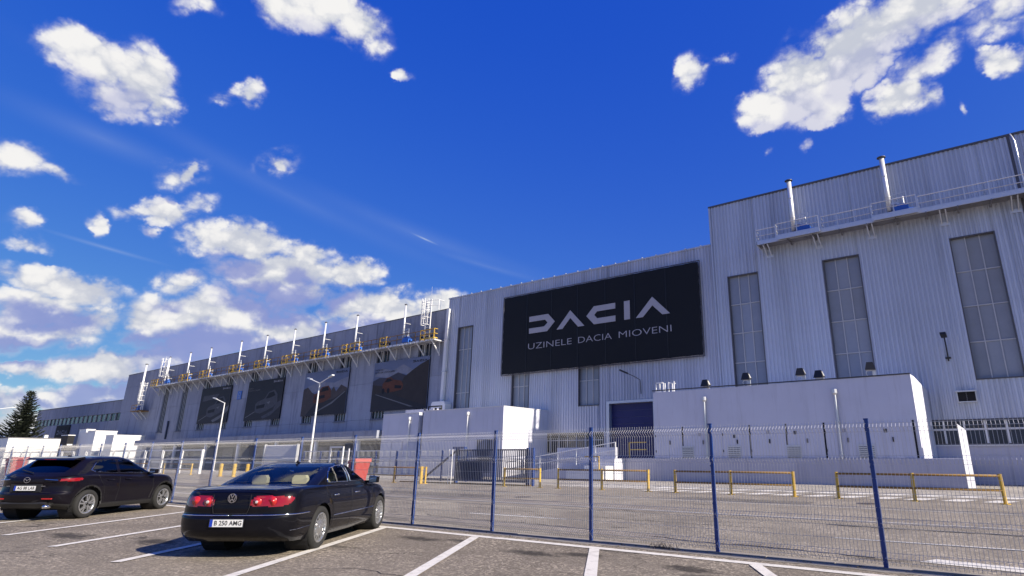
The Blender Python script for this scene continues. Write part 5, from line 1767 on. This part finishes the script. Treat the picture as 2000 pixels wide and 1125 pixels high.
def make_wheel(parent, x, y, r, side, style, width=0.235):
    """tyre, rim, spokes"""
    o = (x, 0, r)
    w = width / 2
    ri = r * 0.685
    wheel = obj('wheel', MB().lathe([(ri, -w * 0.86), (ri + 0.02, -w), (r - 0.035, -w), (r - 0.008, -w * 0.82), (r, -w * 0.5), (r, w * 0.5), (r - 0.008, w * 0.82), (r - 0.035, w), (ri + 0.02, w), (ri, w * 0.86)], 40, (x, y, r), 'y', True), M['rubber'], parent, smooth=True)
    yo = y + side * w * 0.86                    # outer face
    s = side
    rim = obj('rim', MB().lathe([(ri + 0.004, yo - y + 0.004 * s), (ri - 0.012, yo - y + 0.012 * s), (ri - 0.03, yo - y - 0.006 * s), (ri - 0.04, yo - y - 0.07 * s), (ri - 0.04, -s * w * 0.8)], 36, (x, y, r), 'y'), M['alloy'], wheel, smooth=True)
    obj('brake_disc', MB().lathe([(0.03, yo - y - 0.11 * s), (ri - 0.06, yo - y - 0.11 * s)], 28, (x, y, r), 'y'), M['black' if style == 'split' else 'frame_dark'], wheel)
    sp = MB()
    if style == 'multi':
        n = 15
        sp.lathe([(0.012, yo - y + 0.006 * s), (0.055, yo - y + 0.006 * s), (ri * 0.56, yo - y - 0.004 * s), (ri * 0.60, yo - y - 0.02 * s)], 32, (x, y, r), 'y')
        for i in range(n):
            a = 2 * math.pi * i / n
            c, sn = math.cos(a), math.sin(a)
            sp.bar((x + c * ri * 0.52, yo - 0.012 * s, r + sn * ri * 0.52), (x + c * (ri - 0.02), yo - 0.012 * s, r + sn * (ri - 0.02)), 0.030, 0.03, (0, 1, 0))
    else:
        sp.lathe([(0.01, yo - y), (0.05, yo - y), (0.07, yo - y - 0.03 * s)], 20, (x, y, r), 'y')
        for i in range(5):
            for da in (-0.17, 0.17):
                a = 2 * math.pi * i / 5 + 0.3
                c, sn = math.cos(a + da * 0.55), math.sin(a + da * 0.55)
                c2, s2 = math.cos(a + da * 1.25), math.sin(a + da * 1.25)
                sp.bar((x + c * 0.045, yo - 0.012 * s, r + sn * 0.045), (x + c2 * (ri - 0.015), yo - 0.012 * s, r + s2 * (ri - 0.015)), 0.034, 0.028, (0, 1, 0))
    obj('spokes', sp, M['alloy'], wheel)
    obj('hub_cap', MB().lathe([(0.001, yo - y + 0.012 * s), (0.035, yo - y + 0.010 * s), (0.04, yo - y)], 16, (x, y, r), 'y'), M['alloy'] if style == 'multi' else M['black'], wheel)
    return wheel


M.update(
    phaeton=car_paint('black_car_paint', (0.0035, 0.0035, 0.0060), 0.0),
    cxpaint=car_paint('deep_violet_black_paint', (0.0050, 0.0040, 0.0075), 0.1),
    chrome=simple('chrome', (0.75, 0.75, 0.76), 0.12, 1.0, var=0.05),
    alloy=simple('silver_alloy', (0.55, 0.56, 0.57), 0.28, 0.85, var=0.1, scale=8),
    tail=simple('red_tail_lens', (0.22, 0.004, 0.006), 0.12, 0.0, var=0.2, scale=12, coat=1.0),
    tail_bright=simple('red_tail_reflector', (0.42, 0.014, 0.012), 0.2, 0.0, var=0.1, scale=30, coat=1.0),
    clearlens=simple('clear_lens', (0.6, 0.58, 0.56), 0.15, 0.2, coat=1.0),
    beige=simple('beige_leather', (0.50, 0.44, 0.30), 0.6, var=0.1, scale=5),
    cabin=simple('cabin_trim', (0.03, 0.03, 0.032), 0.8),
    cladding=simple('matte_black_cladding', (0.013, 0.013, 0.014), 0.6, var=0.2, scale=6),
    plate=simple('plate_white', (0.72, 0.72, 0.70), 0.45, var=0.04),
    plateblue=simple('plate_blue', (0.012, 0.045, 0.40), 0.45),
    cglass=glass('car_glass', (0.80, 0.86, 0.83), 0.02, 0.0, 1.3),
    tglass=glass('tinted_car_glass', (0.035, 0.035, 0.045), 0.02, 0.02, 1.4),
)


def plate(parent, text, y0, y1, z0, z1, x, blue=True):
    p = obj('number_plate', MB().box(x - 0.012, x, y0, y1, z0, z1), M['plate'], parent)
    X = x - 0.014
    w = y1 - y0
    # seen from behind: left side is +y
    if blue:
        obj('plate_band', MB().quad((X, y1 - 0.003, z0 + 0.003), (X, y1 - 0.048, z0 + 0.003), (X, y1 - 0.048, z1 - 0.003), (X, y1 - 0.003, z1 - 0.003)), M['plateblue'], p)
    t = text_mesh(text, 0, 1, z0 + 0.022, z1 - 0.020, 0, 0.012)
    a, b = y1 - 0.075, y0 + 0.025
    t.v = [(X - 0.001, a + (b - a) * vx, vz) for vx, _, vz in t.v]
    obj('lettering', t, M['black'], p)
    fr = MB()
    for q in ((y0 - 0.006, y0, z0 - 0.006, z1 + 0.006), (y1, y1 + 0.006, z0 - 0.006, z1 + 0.006), (y0, y1, z0 - 0.006, z0), (y0, y1, z1, z1 + 0.006)):
        fr.box(x - 0.016, x, *q)
    obj('plate_frame', fr, M['black'], p)
    return p


def seam(parent, sh, pts, name='door_seam', r=0.0035, mat='black', side=-1, out=0.001, sub=10):
    pp = []
    for (a, b) in zip(pts, pts[1:]):
        for i in range(sub):
            t = i / sub
            pp.append((a[0] + (b[0] - a[0]) * t, a[1] + (b[1] - a[1]) * t))
    pp.append(pts[-1])
    return obj(name, MB().tube([(x, side * (sh.side_y(x, z) + out), z) for x, z in pp], r, 5), M[mat], parent)


def seat(parent, x, y, w, z0, h, mat, head=True):
    s = obj('seat', MB().add([(x - 0.10, y - w, z0), (x + 0.08, y - w, z0), (x + 0.08, y + w, z0), (x - 0.10, y + w, z0), (x - 0.24, y - w * 0.85, z0 + h), (x - 0.14, y - w * 0.85, z0 + h), (x - 0.14, y + w * 0.85, z0 + h), (x - 0.24, y + w * 0.85, z0 + h)], [(0, 1, 5, 4), (1, 2, 6, 5), (2, 3, 7, 6), (3, 0, 4, 7), (4, 5, 6, 7)]), M[mat], parent)
    if head:
        hr_ = MB()
        for j, (k, zz) in enumerate(((0.7, 0.02), (1.0, 0.07), (1.0, 0.15), (0.75, 0.20))):
            hr_.v += [(x - 0.25, y - 0.13 * k, z0 + h + zz), (x - 0.15, y - 0.13 * k, z0 + h + zz), (x - 0.15, y + 0.13 * k, z0 + h + zz), (x - 0.25, y + 0.13 * k, z0 + h + zz)]
        for j in range(3):
            for i in range(4):
                hr_.f.append((j * 4 + i, j * 4 + (i + 1) % 4, j * 4 + 4 + (i + 1) % 4, j * 4 + 4 + i))
        hr_.f += [(3, 2, 1, 0), (12, 13, 14, 15)]
        obj('headrest', hr_, M[mat], s, smooth=False)
    return s


def mirrors(parent, x, z, y, mat):
    for s in (1, -1):
        m = MB()
        for dx, k in ((-0.04, 0.86), (0.03, 1.0), (0.10, 0.86), (0.15, 0.45)):
            m.v += [(x + dx, s * (y + 0.06), z - 0.075 * k), (x + dx, s * (y + 0.06 + 0.19 * k), z - 0.065 * k), (x + dx, s * (y + 0.06 + 0.2 * k), z + 0.055 * k), (x + dx, s * (y + 0.06), z + 0.075 * k)]
        for j in range(3):
            for i in range(4):
                m.f.append((j * 4 + i, j * 4 + (i + 1) % 4, j * 4 + 4 + (i + 1) % 4, j * 4 + 4 + i))
        m.f.append((12, 13, 14, 15))
        m.bar((x + 0.05, s * (y - 0.06), z - 0.05), (x + 0.05, s * (y + 0.1), z - 0.05), 0.05)
        o = obj('mirror', m, M[mat], parent, recalc=True)
        obj('mirror_glass', MB().quad((x - 0.041, s * (y + 0.07), z - 0.06), (x - 0.041, s * (y + 0.215), z - 0.05), (x - 0.041, s * (y + 0.22), z + 0.045), (x - 0.041, s * (y + 0.07), z + 0.06)), M['chrome'], o)


def build_car(spec, root):
    sp = spec
    L = sp['L']
    zb, zd, zr = itp(sp['zb']), itp(sp['zd']), itp(sp['zr'])
    wt = itp(sp['wt'])
    wl_ = itp(sp['wl'])
    xr, xf = itp(sp['xr']), itp(sp['xf'])
    lev = [i / 44 for i in range(45)]
    low = Shell(xr, xf, lambda x, s: wl_(s) * wt(x), lambda x, s: zb(x) + (zd(x) - zb(x)) * s, sp['Rr'], sp['pr'], sp['Rf'], sp['pf'], lev, sp['crown'], nr=44, nm=120, nf=24)
    gxr, gxf, gw = itp(sp['gxr']), itp(sp['gxf']), itp(sp['gw'])
    glev = [i / 22 for i in range(23)]
    gh = Shell(gxr, gxf, lambda x, s: gw(s) * wt(x), lambda x, s: (zd(x) - 0.03) + (zr(x) - zd(x) + 0.03) * s, sp['gRr'], sp['gpr'], sp['gRf'], 2.6, glev, sp['gcrown'], nr=20, nm=80, nf=20)
    side = lambda c, g_: g_ != 'd' and abs(c[1]) > 0.45
    for ax in sp['axles']:
        low.cut(circle(ax, sp['wr'] + 0.01, sp['arch']), 'hole', side)
        if sp.get('cladding'):
            low.cut(circle(ax, sp['wr'] + 0.01, sp['arch'] + 0.075), 'clad', side)
    if sp.get('cladding'):
        for fi, q in enumerate(low.f):
            if low.cat[fi] is None and low.ctr(q)[2] < zb(low.ctr(q)[0]) + sp['cladding'] and low.seg[q[0]] != 'd':
                low.cat[fi] = 'clad'
    for fi, q in enumerate(low.f):
        c = low.ctr(q)
        if low.seg[q[3]] == 'd' and low.seg[q[0]] == 'd' and sp['cab'][0] < c[0] < sp['cab'][1] and abs(c[1]) < sp['cab'][2]:
            low.cat[fi] = 'hole'
    for nm, poly in sp['tail']:
        for s in (1, -1):
            low.cut([(u * s, z) for u, z in poly], nm, lambda c, g_: c[0] < 0.9 and g_ != 'd' and c[1] * s > 0, 'uz', False)
    low.cut(sp['head'], 'head', lambda c, g_: g_ != 'd' and abs(c[1]) > 0.4)
    for poly, nm in sp['side_glass']:
        gh.cut(poly, nm, side)
    gh.cut(sp['rear_glass'], 'rear', lambda c, g_: g_ in 'r' and c[0] < sp['rg_max'], 'yz')
    gh.cut(sp['front_glass'], 'front', lambda c, g_: g_ in 'fm' and c[0] > sp['fg_min'], 'yz')
    body = obj('body', low.grab(None), M[sp['paint']], root, smooth=True)
    obj('roof_shell', gh.grab(None), M[sp['paint']], root, smooth=True)
    if sp.get('cladding'):
        obj('cladding', low.grab('clad'), M['cladding'], root, smooth=True)
    for nm, mt in (('rear', sp['rg']), ('front', 'cglass')):
        obj('rear_window' if nm == 'rear' else 'windscreen', gh.grab(nm), M[mt], root, smooth=True)
    for nm in sorted({n for _, n in sp['side_glass']}):
        for s in (1, -1):
            tb = gh.grab(nm)
            tb = half_of(tb, s)
            obj('side_window', tb, M[sp['sg']], root, smooth=True)
    for nm in sorted({n for n, _ in sp['tail']}):
        for s in (1, -1):
            tb = low.grab(nm, 0.004)
            tb = half_of(tb, s)
            obj('tail_lamp', tb, M['tail'], root, smooth=True)
    for s in (1, -1):
        hb = low.grab('head')
        hb = half_of(hb, s)
        obj('headlamp', hb, M['clearlens'], root, smooth=True)
    # underbody and arch liners
    obj('underbody', MB().box(0.55, L - 0.7, -sp['half'] + 0.16, sp['half'] - 0.16, zb(2.2) + 0.01, zb(2.2) + 0.12), M['cavity'], root)
    for ax in sp['axles']:
        for s in (1, -1):
            obj('arch_liner', MB().lathe([(0.04, s * 0.50), (sp['arch'] + 0.015, s * 0.50), (sp['arch'] + 0.002, s * (sp['half'] - 0.06))], 26, (ax, 0, sp['wr'] + 0.01), 'y'), M['cavity'], root)
            make_wheel(root, ax, s * sp['track'], sp['wr'], s, sp['rim'])
    obj('cabin_tub', MB().box(sp['cab'][0], sp['cab'][1], -0.74, 0.74, 0.36, 0.40).box(sp['cab'][0], sp['cab'][1], -0.79, -0.77, 0.4, zd(2.2) - 0.03).box(sp['cab'][0], sp['cab'][1], 0.77, 0.79, 0.4, zd(2.2) - 0.03), M['cabin'], root)
    obj('dashboard', MB().prism([(sp['cab'][1] - 0.45, 0.7), (sp['cab'][1] - 0.5, 0.93), (sp['cab'][1] - 0.25, 0.97), (sp['cab'][1] + 0.05, 0.94), (sp['cab'][1] + 0.05, 0.6)], -0.72, 0.72), M['cabin'], root)
    return body, low, gh


CP = dict(head=[(4.52, 0.60), (5.2, 0.60), (5.2, 0.70), (4.9, 0.74), (4.50, 0.76)], L=5.06, half=0.95, wr=0.345, axles=(1.18, 4.06), arch=0.385, track=0.825, rim='multi', paint='phaeton', rg='cglass', sg='cglass',
          zb=[(0, 0.27), (0.5, 0.22), (2.5, 0.19), (4.5, 0.19), (5.06, 0.22)],
          zd=[(0, 0.945), (0.10, 0.985), (0.3, 1.015), (0.7, 1.035), (1.2, 1.035), (2.2, 1.01), (3.2, 0.985), (3.6, 0.975), (4.1, 0.925), (4.6, 0.83), (4.9, 0.73), (5.06, 0.66)],
          zr=[(0.8, 1.36), (1.4, 1.405), (1.9, 1.44), (2.4, 1.452), (2.9, 1.435), (3.4, 1.38)],
          wt=[(0, 0.955), (0.5, 0.978), (1.2, 0.995), (2.5, 1.0), (3.9, 0.99), (4.5, 0.965), (5.06, 0.93)],
          wl=[(0, 0.865), (0.1, 0.905), (0.3, 0.94), (0.55, 0.95), (0.75, 0.94), (0.9, 0.915), (0.97, 0.885), (1, 0.85)],
          xr=[(0, 0.16), (0.10, 0.05), (0.25, 0.005), (0.46, 0.0), (0.50, 0.012), (0.53, 0.045), (0.70, 0.05), (0.88, 0.075), (0.95, 0.10), (1, 0.15)],
          xf=[(0, 4.92), (0.12, 5.0), (0.35, 5.06), (0.6, 5.03), (0.85, 4.96), (1, 4.84)],
          Rr=0.48, pr=3.0, Rf=0.85, pf=2.6, crown=0.022,
          gxr=[(0, 0.78), (0.25, 0.99), (0.5, 1.235), (0.75, 1.52), (0.9, 1.75), (1, 2.02)],
          gxf=[(0, 3.78), (0.3, 3.48), (0.6, 3.17), (0.85, 2.92), (1, 2.66)],
          gw=[(0, 0.868), (0.3, 0.825), (0.6, 0.76), (0.82, 0.70), (0.92, 0.655), (1, 0.56)], gRr=0.30, gpr=3.2, gRf=0.45, gcrown=0.015,
          cab=(0.98, 3.62, 0.80), rg_max=1.95, fg_min=2.6,
          side_glass=[([(1.47, 1.075), (1.50, 1.14), (1.60, 1.235), (1.80, 1.33), (2.05, 1.372), (2.36, 1.382), (2.36, 1.055), (1.49, 1.062)], 'w1'), ([(2.47, 1.055), (2.47, 1.382), (2.66, 1.365), (2.88, 1.30), (3.12, 1.185), (3.32, 1.068), (3.34, 1.048)], 'w2')],
          rear_glass=[(-0.70, 1.062), (0.70, 1.062), (0.62, 1.30), (0.53, 1.385), (-0.53, 1.385), (-0.62, 1.30)],
          front_glass=[(-0.72, 1.01), (0.72, 1.01), (0.56, 1.40), (-0.56, 1.40)],
          tail=[('lamp', [(0.300, 0.772), (0.29, 0.80), (0.30, 0.885), (0.34, 0.912), (0.56, 0.918), (0.72, 0.912), (0.90, 0.895), (0.92, 0.87), (0.87, 0.80), (0.80, 0.772), (0.70, 0.762), (0.40, 0.76)])])


def lower_roof(sp, base, f):
    g_ = lambda z: base + (z - base) * f if z > base else z
    sp['zr'] = [(x, g_(z)) for x, z in sp['zr']]
    h_ = lambda z: base + (z - base) * (f + 0.05) if z > base else z
    sp['side_glass'] = [([(x, h_(z)) for x, z in p], n) for p, n in sp['side_glass']]
    for n in ('rear_glass', 'front_glass'):
        sp[n] = [(y, g_(z)) for y, z in sp[n]]
    return g_


GP = lower_roof(CP, 1.05, 0.87)


def phaeton():
    r = thing('saloon_car', 'black saloon car with beige seats and round red tail lamps by the fence', 'car', (-9.80, 4.86, 0), 0, local=True)
    b, low, gh = build_car(CP, r)
    L = CP['L']
    for s in (1, -1):
        for u, rad, z in ((0.40, 0.066, 0.838), (0.60, 0.074, 0.838)):
            # round lamps sit on the lens surface: find the surface point at that perimeter distance
            best = min((i for i in range(len(low.v)) if low.seg[i] != 'd' and low.v[i][1] * s > 0), key=lambda i: abs(low.uz[i][0] - u * s) + abs(low.uz[i][1] - z))
            x, y, zz = low.v[best]
            t = 0.30 if u > 0.5 else 0.10
            d = MB().lathe([(0.001, 0.030), (rad * 0.35, 0.028), (rad * 0.4, 0.018), (rad * 0.9, 0.016), (rad, 0.004)], 20)
            c, sn = math.cos(t * s), math.sin(t * s)
            d.v = [(x - vz * c - vy * sn * 0 + 0.0, y + vx * 1.0 * c * 1 + vz * sn, zz + vy) for vx, vy, vz in d.v]
            o = obj('round_lamp', d, M['tail_bright'], r, smooth=True, recalc=True)
            if u < 0.5:
                e = MB().lathe([(0.001, 0.036), (0.020, 0.034), (0.024, 0.022)], 12)
                e.v = [(x - vz, y + vx, zz + vy) for vx, vy, vz in e.v]
                obj('reverse_bulb', e, M['clearlens'], o)
    # chrome bumper strip round the tail
    lv = min(range(45), key=lambda j: abs(low.v[j * low.n][2] - 0.635))
    for s_, o_ in ((1, 0), (-1, low.n * low.rows)):
        pts = [low.v[o_ + lv * low.n + i] for i in range(low.n) if low.v[o_ + lv * low.n + i][0] < 0.72]
        pts = [(x - 0.006, y + math.copysign(0.004, y), 0.635) for x, y, z in pts]
        obj('bumper_chrome', MB().tube(pts, 0.010, 6), M['chrome'], r, smooth=True)
    for s in (1, -1):
        seam(r, low, [(1.63, 0.50), (2.42, 0.50)], 'side_chrome', 0.011, 'chrome', s, 0.005)
        seam(r, low, [(2.44, 0.50), (3.62, 0.50)], 'side_chrome', 0.011, 'chrome', s, 0.005)
        seam(r, low, [(2.43, 1.0), (2.43, 0.24)], side=s)
        seam(r, low, [(3.50, 0.96), (3.58, 0.62), (3.55, 0.26), (1.62, 0.25)], side=s)
        seam(r, low, [(1.32, 1.0), (1.40, 0.86), (1.56, 0.72), (1.62, 0.5), (1.62, 0.25)], side=s)
        seam(r, low, [(0.42, 0.635), (0.82, 0.60)], side=s)
        for x in (1.66, 2.62):
            y = low.side_y(x, 0.83)
            h = obj('door_handle', MB().tube([(x - 0.10, s * (y + 0.004), 0.845), (x - 0.08, s * (y + 0.035), 0.848), (x + 0.08, s * (y + 0.035), 0.848), (x + 0.10, s * (y + 0.004), 0.845)], 0.011, 6), M['chrome'], r, smooth=True)
        for poly, nm in CP['side_glass']:
            q = poly + poly[:1]
            seam(r, gh, q, 'window_chrome', 0.009, 'chrome', s, 0.002, 5)
        seam(r, gh, [(1.86, 1.055), (1.87, GP(1.345))], 'window_divider', 0.014, 'black', s, 0.003)
    for z, zz in ((0.42, 0.0),):
        seam(r, low, [(0.25, 0.40), (0.78, 0.42)], 'bumper_seam', 0.004, 'chrome', -1, 0.001)
    plate(r, 'B 250 AMG', -0.26, 0.26, 0.475, 0.585, -0.004)
    # round emblem on the boot lid
    e = MB().lathe([(0.060, -0.004), (0.060, 0.006), (0.069, 0.006), (0.069, -0.004)], 24, (0, 0, 0), 'x', True)
    st = lambda a, b_: e.bar((0.0, a[0], a[1]), (0.0, b_[0], b_[1]), 0.012, 0.011, (1, 0, 0))
    st((0.030, 0.058), (0.0, 0.006)); st((-0.030, 0.058), (0.0, 0.006))
    st((0.052, 0.034), (0.026, -0.050)); st((0.026, -0.050), (0.0, -0.004)); st((0.0, -0.004), (-0.026, -0.050)); st((-0.026, -0.050), (-0.052, 0.034))
    e.v = [(x + 0.040, y, z + 0.885) for x, y, z in e.v]
    obj('boot_emblem', e, M['chrome'], r)
    seam_b = MB()
    for s in (1, -1):
        seam_b.tube([(0.038, 0.295 * s, 0.94), (0.040, 0.285 * s, 0.75), (0.036, 0.262 * s, 0.665), (0.034, 0, 0.655)], 0.004, 4)
    obj('boot_seam', seam_b, M['cavity'], r)
    obj('boot_lip', MB().tube([(0.092, y, 1.008 - 0.012 * (abs(y) / 0.7) ** 2) for y in [-0.66 + 1.32 * i / 16 for i in range(17)]], 0.008, 5), M['phaeton'], r, smooth=True)
    obj('roof_aerial', MB().add([(1.94, -0.02, 1.39), (1.94, 0.02, 1.39), (2.08, 0.015, 1.40), (2.08, -0.015, 1.40), (1.945, 0, 1.445)], [(0, 1, 4), (1, 2, 4), (2, 3, 4), (3, 0, 4)]), M['phaeton'], r)
    obj('parcel_shelf', MB().box(0.92, 1.42, -0.70, 0.70, 0.985, 1.012), M['beige'], r)
    obj('shelf_trim', MB().box(1.02, 1.12, 0.06, 0.46, 1.013, 1.030), M['cabin'], r)
    for y in (0.36, -0.36):
        seat(r, 1.64, y, 0.30, 0.62, 0.37, 'beige', True)
    seat(r, 1.66, 0, 0.10, 0.62, 0.39, 'beige', False)
    for y in (0.36, -0.36):
        seat(r, 2.78, y, 0.26, 0.55, 0.46, 'beige', True)
    obj('headliner', MB().box(1.95, 2.8, -0.5, 0.5, 1.36, 1.366), M['beige'], r)
    obj('rear_view_mirror', MB().box(3.0, 3.02, -0.12, 0.12, 1.22, 1.29), M['cabin'], r)
    mirrors(r, 3.32, 1.055, 0.86, 'phaeton')
    r.rotation_euler = (0, 0, math.atan2(0.838, -0.545))
    return r


CX = dict(head=[(3.95, 0.68), (4.5, 0.66), (4.5, 0.72), (4.2, 0.76), (3.92, 0.78)], L=4.40, half=0.90, wr=0.34, axles=(0.85, 3.505), arch=0.375, track=0.785, rim='split', paint='cxpaint', rg='tglass', sg='tglass', cladding=0.11,
          zb=[(0, 0.33), (0.5, 0.24), (2.2, 0.21), (3.9, 0.21), (4.4, 0.26)],
          zd=[(0, 0.99), (0.15, 1.04), (0.5, 1.075), (1.2, 1.065), (2.2, 1.02), (2.9, 1.0), (3.3, 0.985), (3.7, 0.945), (4.05, 0.87), (4.3, 0.75), (4.4, 0.68)],
          zr=[(0.3, 1.44), (0.8, 1.50), (1.4, 1.54), (2.0, 1.54), (2.5, 1.505), (3.0, 1.43)],
          wt=[(0, 0.95), (0.5, 0.985), (0.9, 1.0), (2.2, 0.985), (3.5, 0.995), (4.0, 0.965), (4.4, 0.92)],
          wl=[(0, 0.84), (0.12, 0.875), (0.35, 0.885), (0.6, 0.90), (0.8, 0.895), (0.93, 0.87), (1, 0.825)],
          xr=[(0, 0.20), (0.10, 0.07), (0.25, 0.01), (0.42, 0.0), (0.50, 0.05), (0.68, 0.075), (0.85, 0.06), (0.93, 0.07), (1, 0.12)],
          xf=[(0, 4.27), (0.15, 4.36), (0.4, 4.40), (0.7, 4.36), (1, 4.20)],
          Rr=0.50, pr=2.6, Rf=0.80, pf=2.4, crown=0.02,
          gxr=[(0, 0.10), (0.3, 0.27), (0.6, 0.46), (0.85, 0.62), (0.94, 0.68), (1, 0.80)],
          gxf=[(0, 3.42), (0.3, 3.08), (0.6, 2.76), (0.85, 2.48), (1, 2.2)],
          gw=[(0, 0.845), (0.25, 0.80), (0.55, 0.735), (0.82, 0.68), (0.92, 0.645), (1, 0.56)], gRr=0.36, gpr=2.8, gRf=0.45, gcrown=0.02,
          cab=(0.5, 3.2, 0.78), rg_max=0.8, fg_min=2.1,
          side_glass=[([(0.86, 1.165), (0.93, 1.235), (1.06, 1.36), (1.35, 1.425), (1.70, 1.44), (1.70, 1.075), (0.98, 1.115)], 'w1'), ([(1.80, 1.07), (1.80, 1.44), (2.02, 1.425), (2.30, 1.34), (2.62, 1.20), (2.88, 1.06)], 'w2')],
          rear_glass=[(-0.62, 1.11), (0.62, 1.11), (0.60, 1.40), (0.54, 1.455), (-0.54, 1.455), (-0.60, 1.40)],
          front_glass=[(-0.70, 1.03), (0.70, 1.03), (0.56, 1.48), (-0.56, 1.48)],
          tail=[('lamp', [(0.68, 0.905), (0.70, 0.965), (1.05, 0.985), (1.20, 0.96), (1.05, 0.905)])])


GX = lower_roof(CX, 1.10, 0.88)


def crossover():
    r = thing('crossover_car', 'dark violet black crossover hatchback parked behind the black saloon', 'car', (-19.66, 4.80, 0), 0, local=True)
    b, low, gh = build_car(CX, r)
    for s in (1, -1):
        seam(r, low, [(1.75, 1.02), (1.77, 0.6), (1.75, 0.34)], side=s)
        seam(r, low, [(2.95, 0.98), (3.02, 0.62), (2.95, 0.34), (1.35, 0.33)], side=s)
        seam(r, low, [(1.05, 1.04), (1.12, 0.90), (1.28, 0.72), (1.32, 0.5), (1.35, 0.34)], side=s)
        seam(r, gh, [(0.98, 1.112), (1.70, 1.072), (2.88, 1.055)], 'window_chrome', 0.010, 'chrome', s, 0.003)
        seam(r, gh, [(0.98, 1.112), (0.86, GX(1.165)), (0.93, GX(1.235)), (1.06, GX(1.36))], 'window_chrome', 0.010, 'chrome', s, 0.003)
        for x in (1.42, 2.02):
            y = low.side_y(x, 0.88)
            obj('door_handle', MB().tube([(x - 0.10, s * y, 0.90), (x - 0.08, s * (y + 0.03), 0.905), (x + 0.08, s * (y + 0.03), 0.90), (x + 0.10, s * y, 0.895)], 0.013, 6), M['cxpaint'], r, smooth=True)
        obj('bumper_reflector', MB().box(0.035, 0.075, s * 0.56 - 0.11, s * 0.56 + 0.11, 0.50, 0.525), M['tail_bright'], r)
        obj('exhaust', MB().tube([(0.02, s * 0.56, 0.33), (0.3, s * 0.56, 0.33)], 0.042, 12), M['chrome'], r, smooth=True)
        obj('lamp_trim', MB().tube([(0.045, s * 0.42, 0.955), (0.06, s * 0.55, 0.945), (0.11, s * 0.68, 0.935)], 0.010, 5), M['chrome'], r)
    for ya, yb in ((0.46, 0.38), (-0.36, -0.46)):
        obj('tailgate_badge', MB().bar((0.052, ya, 0.80), (0.052, yb, 0.80), 0.012, 0.012), M['chrome'], r)
    e = MB().lathe([(0.056, -0.004), (0.056, 0.006), (0.066, 0.006), (0.066, -0.004)], 22, (0, 0, 0), 'x', True)
    for a, b_ in (((0.060, 0.022), (0.022, 0.010)), ((0.022, 0.010), (0.0, -0.022)), ((0.0, -0.022), (-0.022, 0.010)), ((-0.022, 0.010), (-0.060, 0.022))):
        e.bar((0, *a), (0, *b_), 0.011, 0.01, (1, 0, 0))
    e.v = [(x + 0.038, y * 1.2, z + 0.94) for x, y, z in e.v]
    obj('tailgate_emblem', e, M['chrome'], r)
    plate(r, 'AG 88 LAR', -0.26, 0.26, 0.70, 0.81, 0.045)
    obj('plate_recess', MB().box(0.046, 0.09, -0.36, 0.36, 0.67, 0.845), M['cladding'], r)
    obj('tailgate_seam', MB().tube([(0.040, -0.62, 0.66), (0.046, 0, 0.645), (0.040, 0.62, 0.66)], 0.004, 4).tube([(0.03, -0.6, 0.90), (0.03, 0.6, 0.90)], 0.003, 4), M['cavity'], r)
    sv = MB().prism([(0.50, 1.405), (0.58, 1.450), (0.80, 1.480), (0.86, 1.450), (0.70, 1.410)], -0.60, 0.60)
    obj('roof_spoiler', sv, M['cxpaint'], r)
    obj('rear_wiper', MB().bar((0.155, 0.0, 1.10), (0.25, 0.36, 1.17), 0.02), M['black'], r)
    obj('high_brake_lamp', MB().box(0.515, 0.53, -0.14, 0.14, 1.412, 1.424), M['tail'], r)
    obj('diffuser', MB().prism([(0.12, 0.30), (0.03, 0.40), (0.06, 0.44), (0.35, 0.44), (0.4, 0.26)], -0.55, 0.55), M['cladding'], r)
    for y in (0.36, -0.36):
        seat(r, 1.20, y, 0.30, 0.65, 0.46, 'cabin', True)
        seat(r, 2.18, y, 0.26, 0.60, 0.54, 'cabin', True)
    obj('roof_aerial', MB().add([(1.00, -0.02, 1.47), (1.00, 0.02, 1.47), (1.14, 0.012, 1.49), (1.14, -0.012, 1.49), (1.01, 0, 1.525)], [(0, 1, 4), (1, 2, 4), (2, 3, 4), (3, 0, 4)]), M['cxpaint'], r)
    mirrors(r, 2.78, 1.09, 0.84, 'cxpaint')
    r.rotation_euler = (0, 0, math.atan2(0.836, -0.549))
    r.scale = (1.04, 1.04, 1.02)
    return r


phaeton()
crossover()
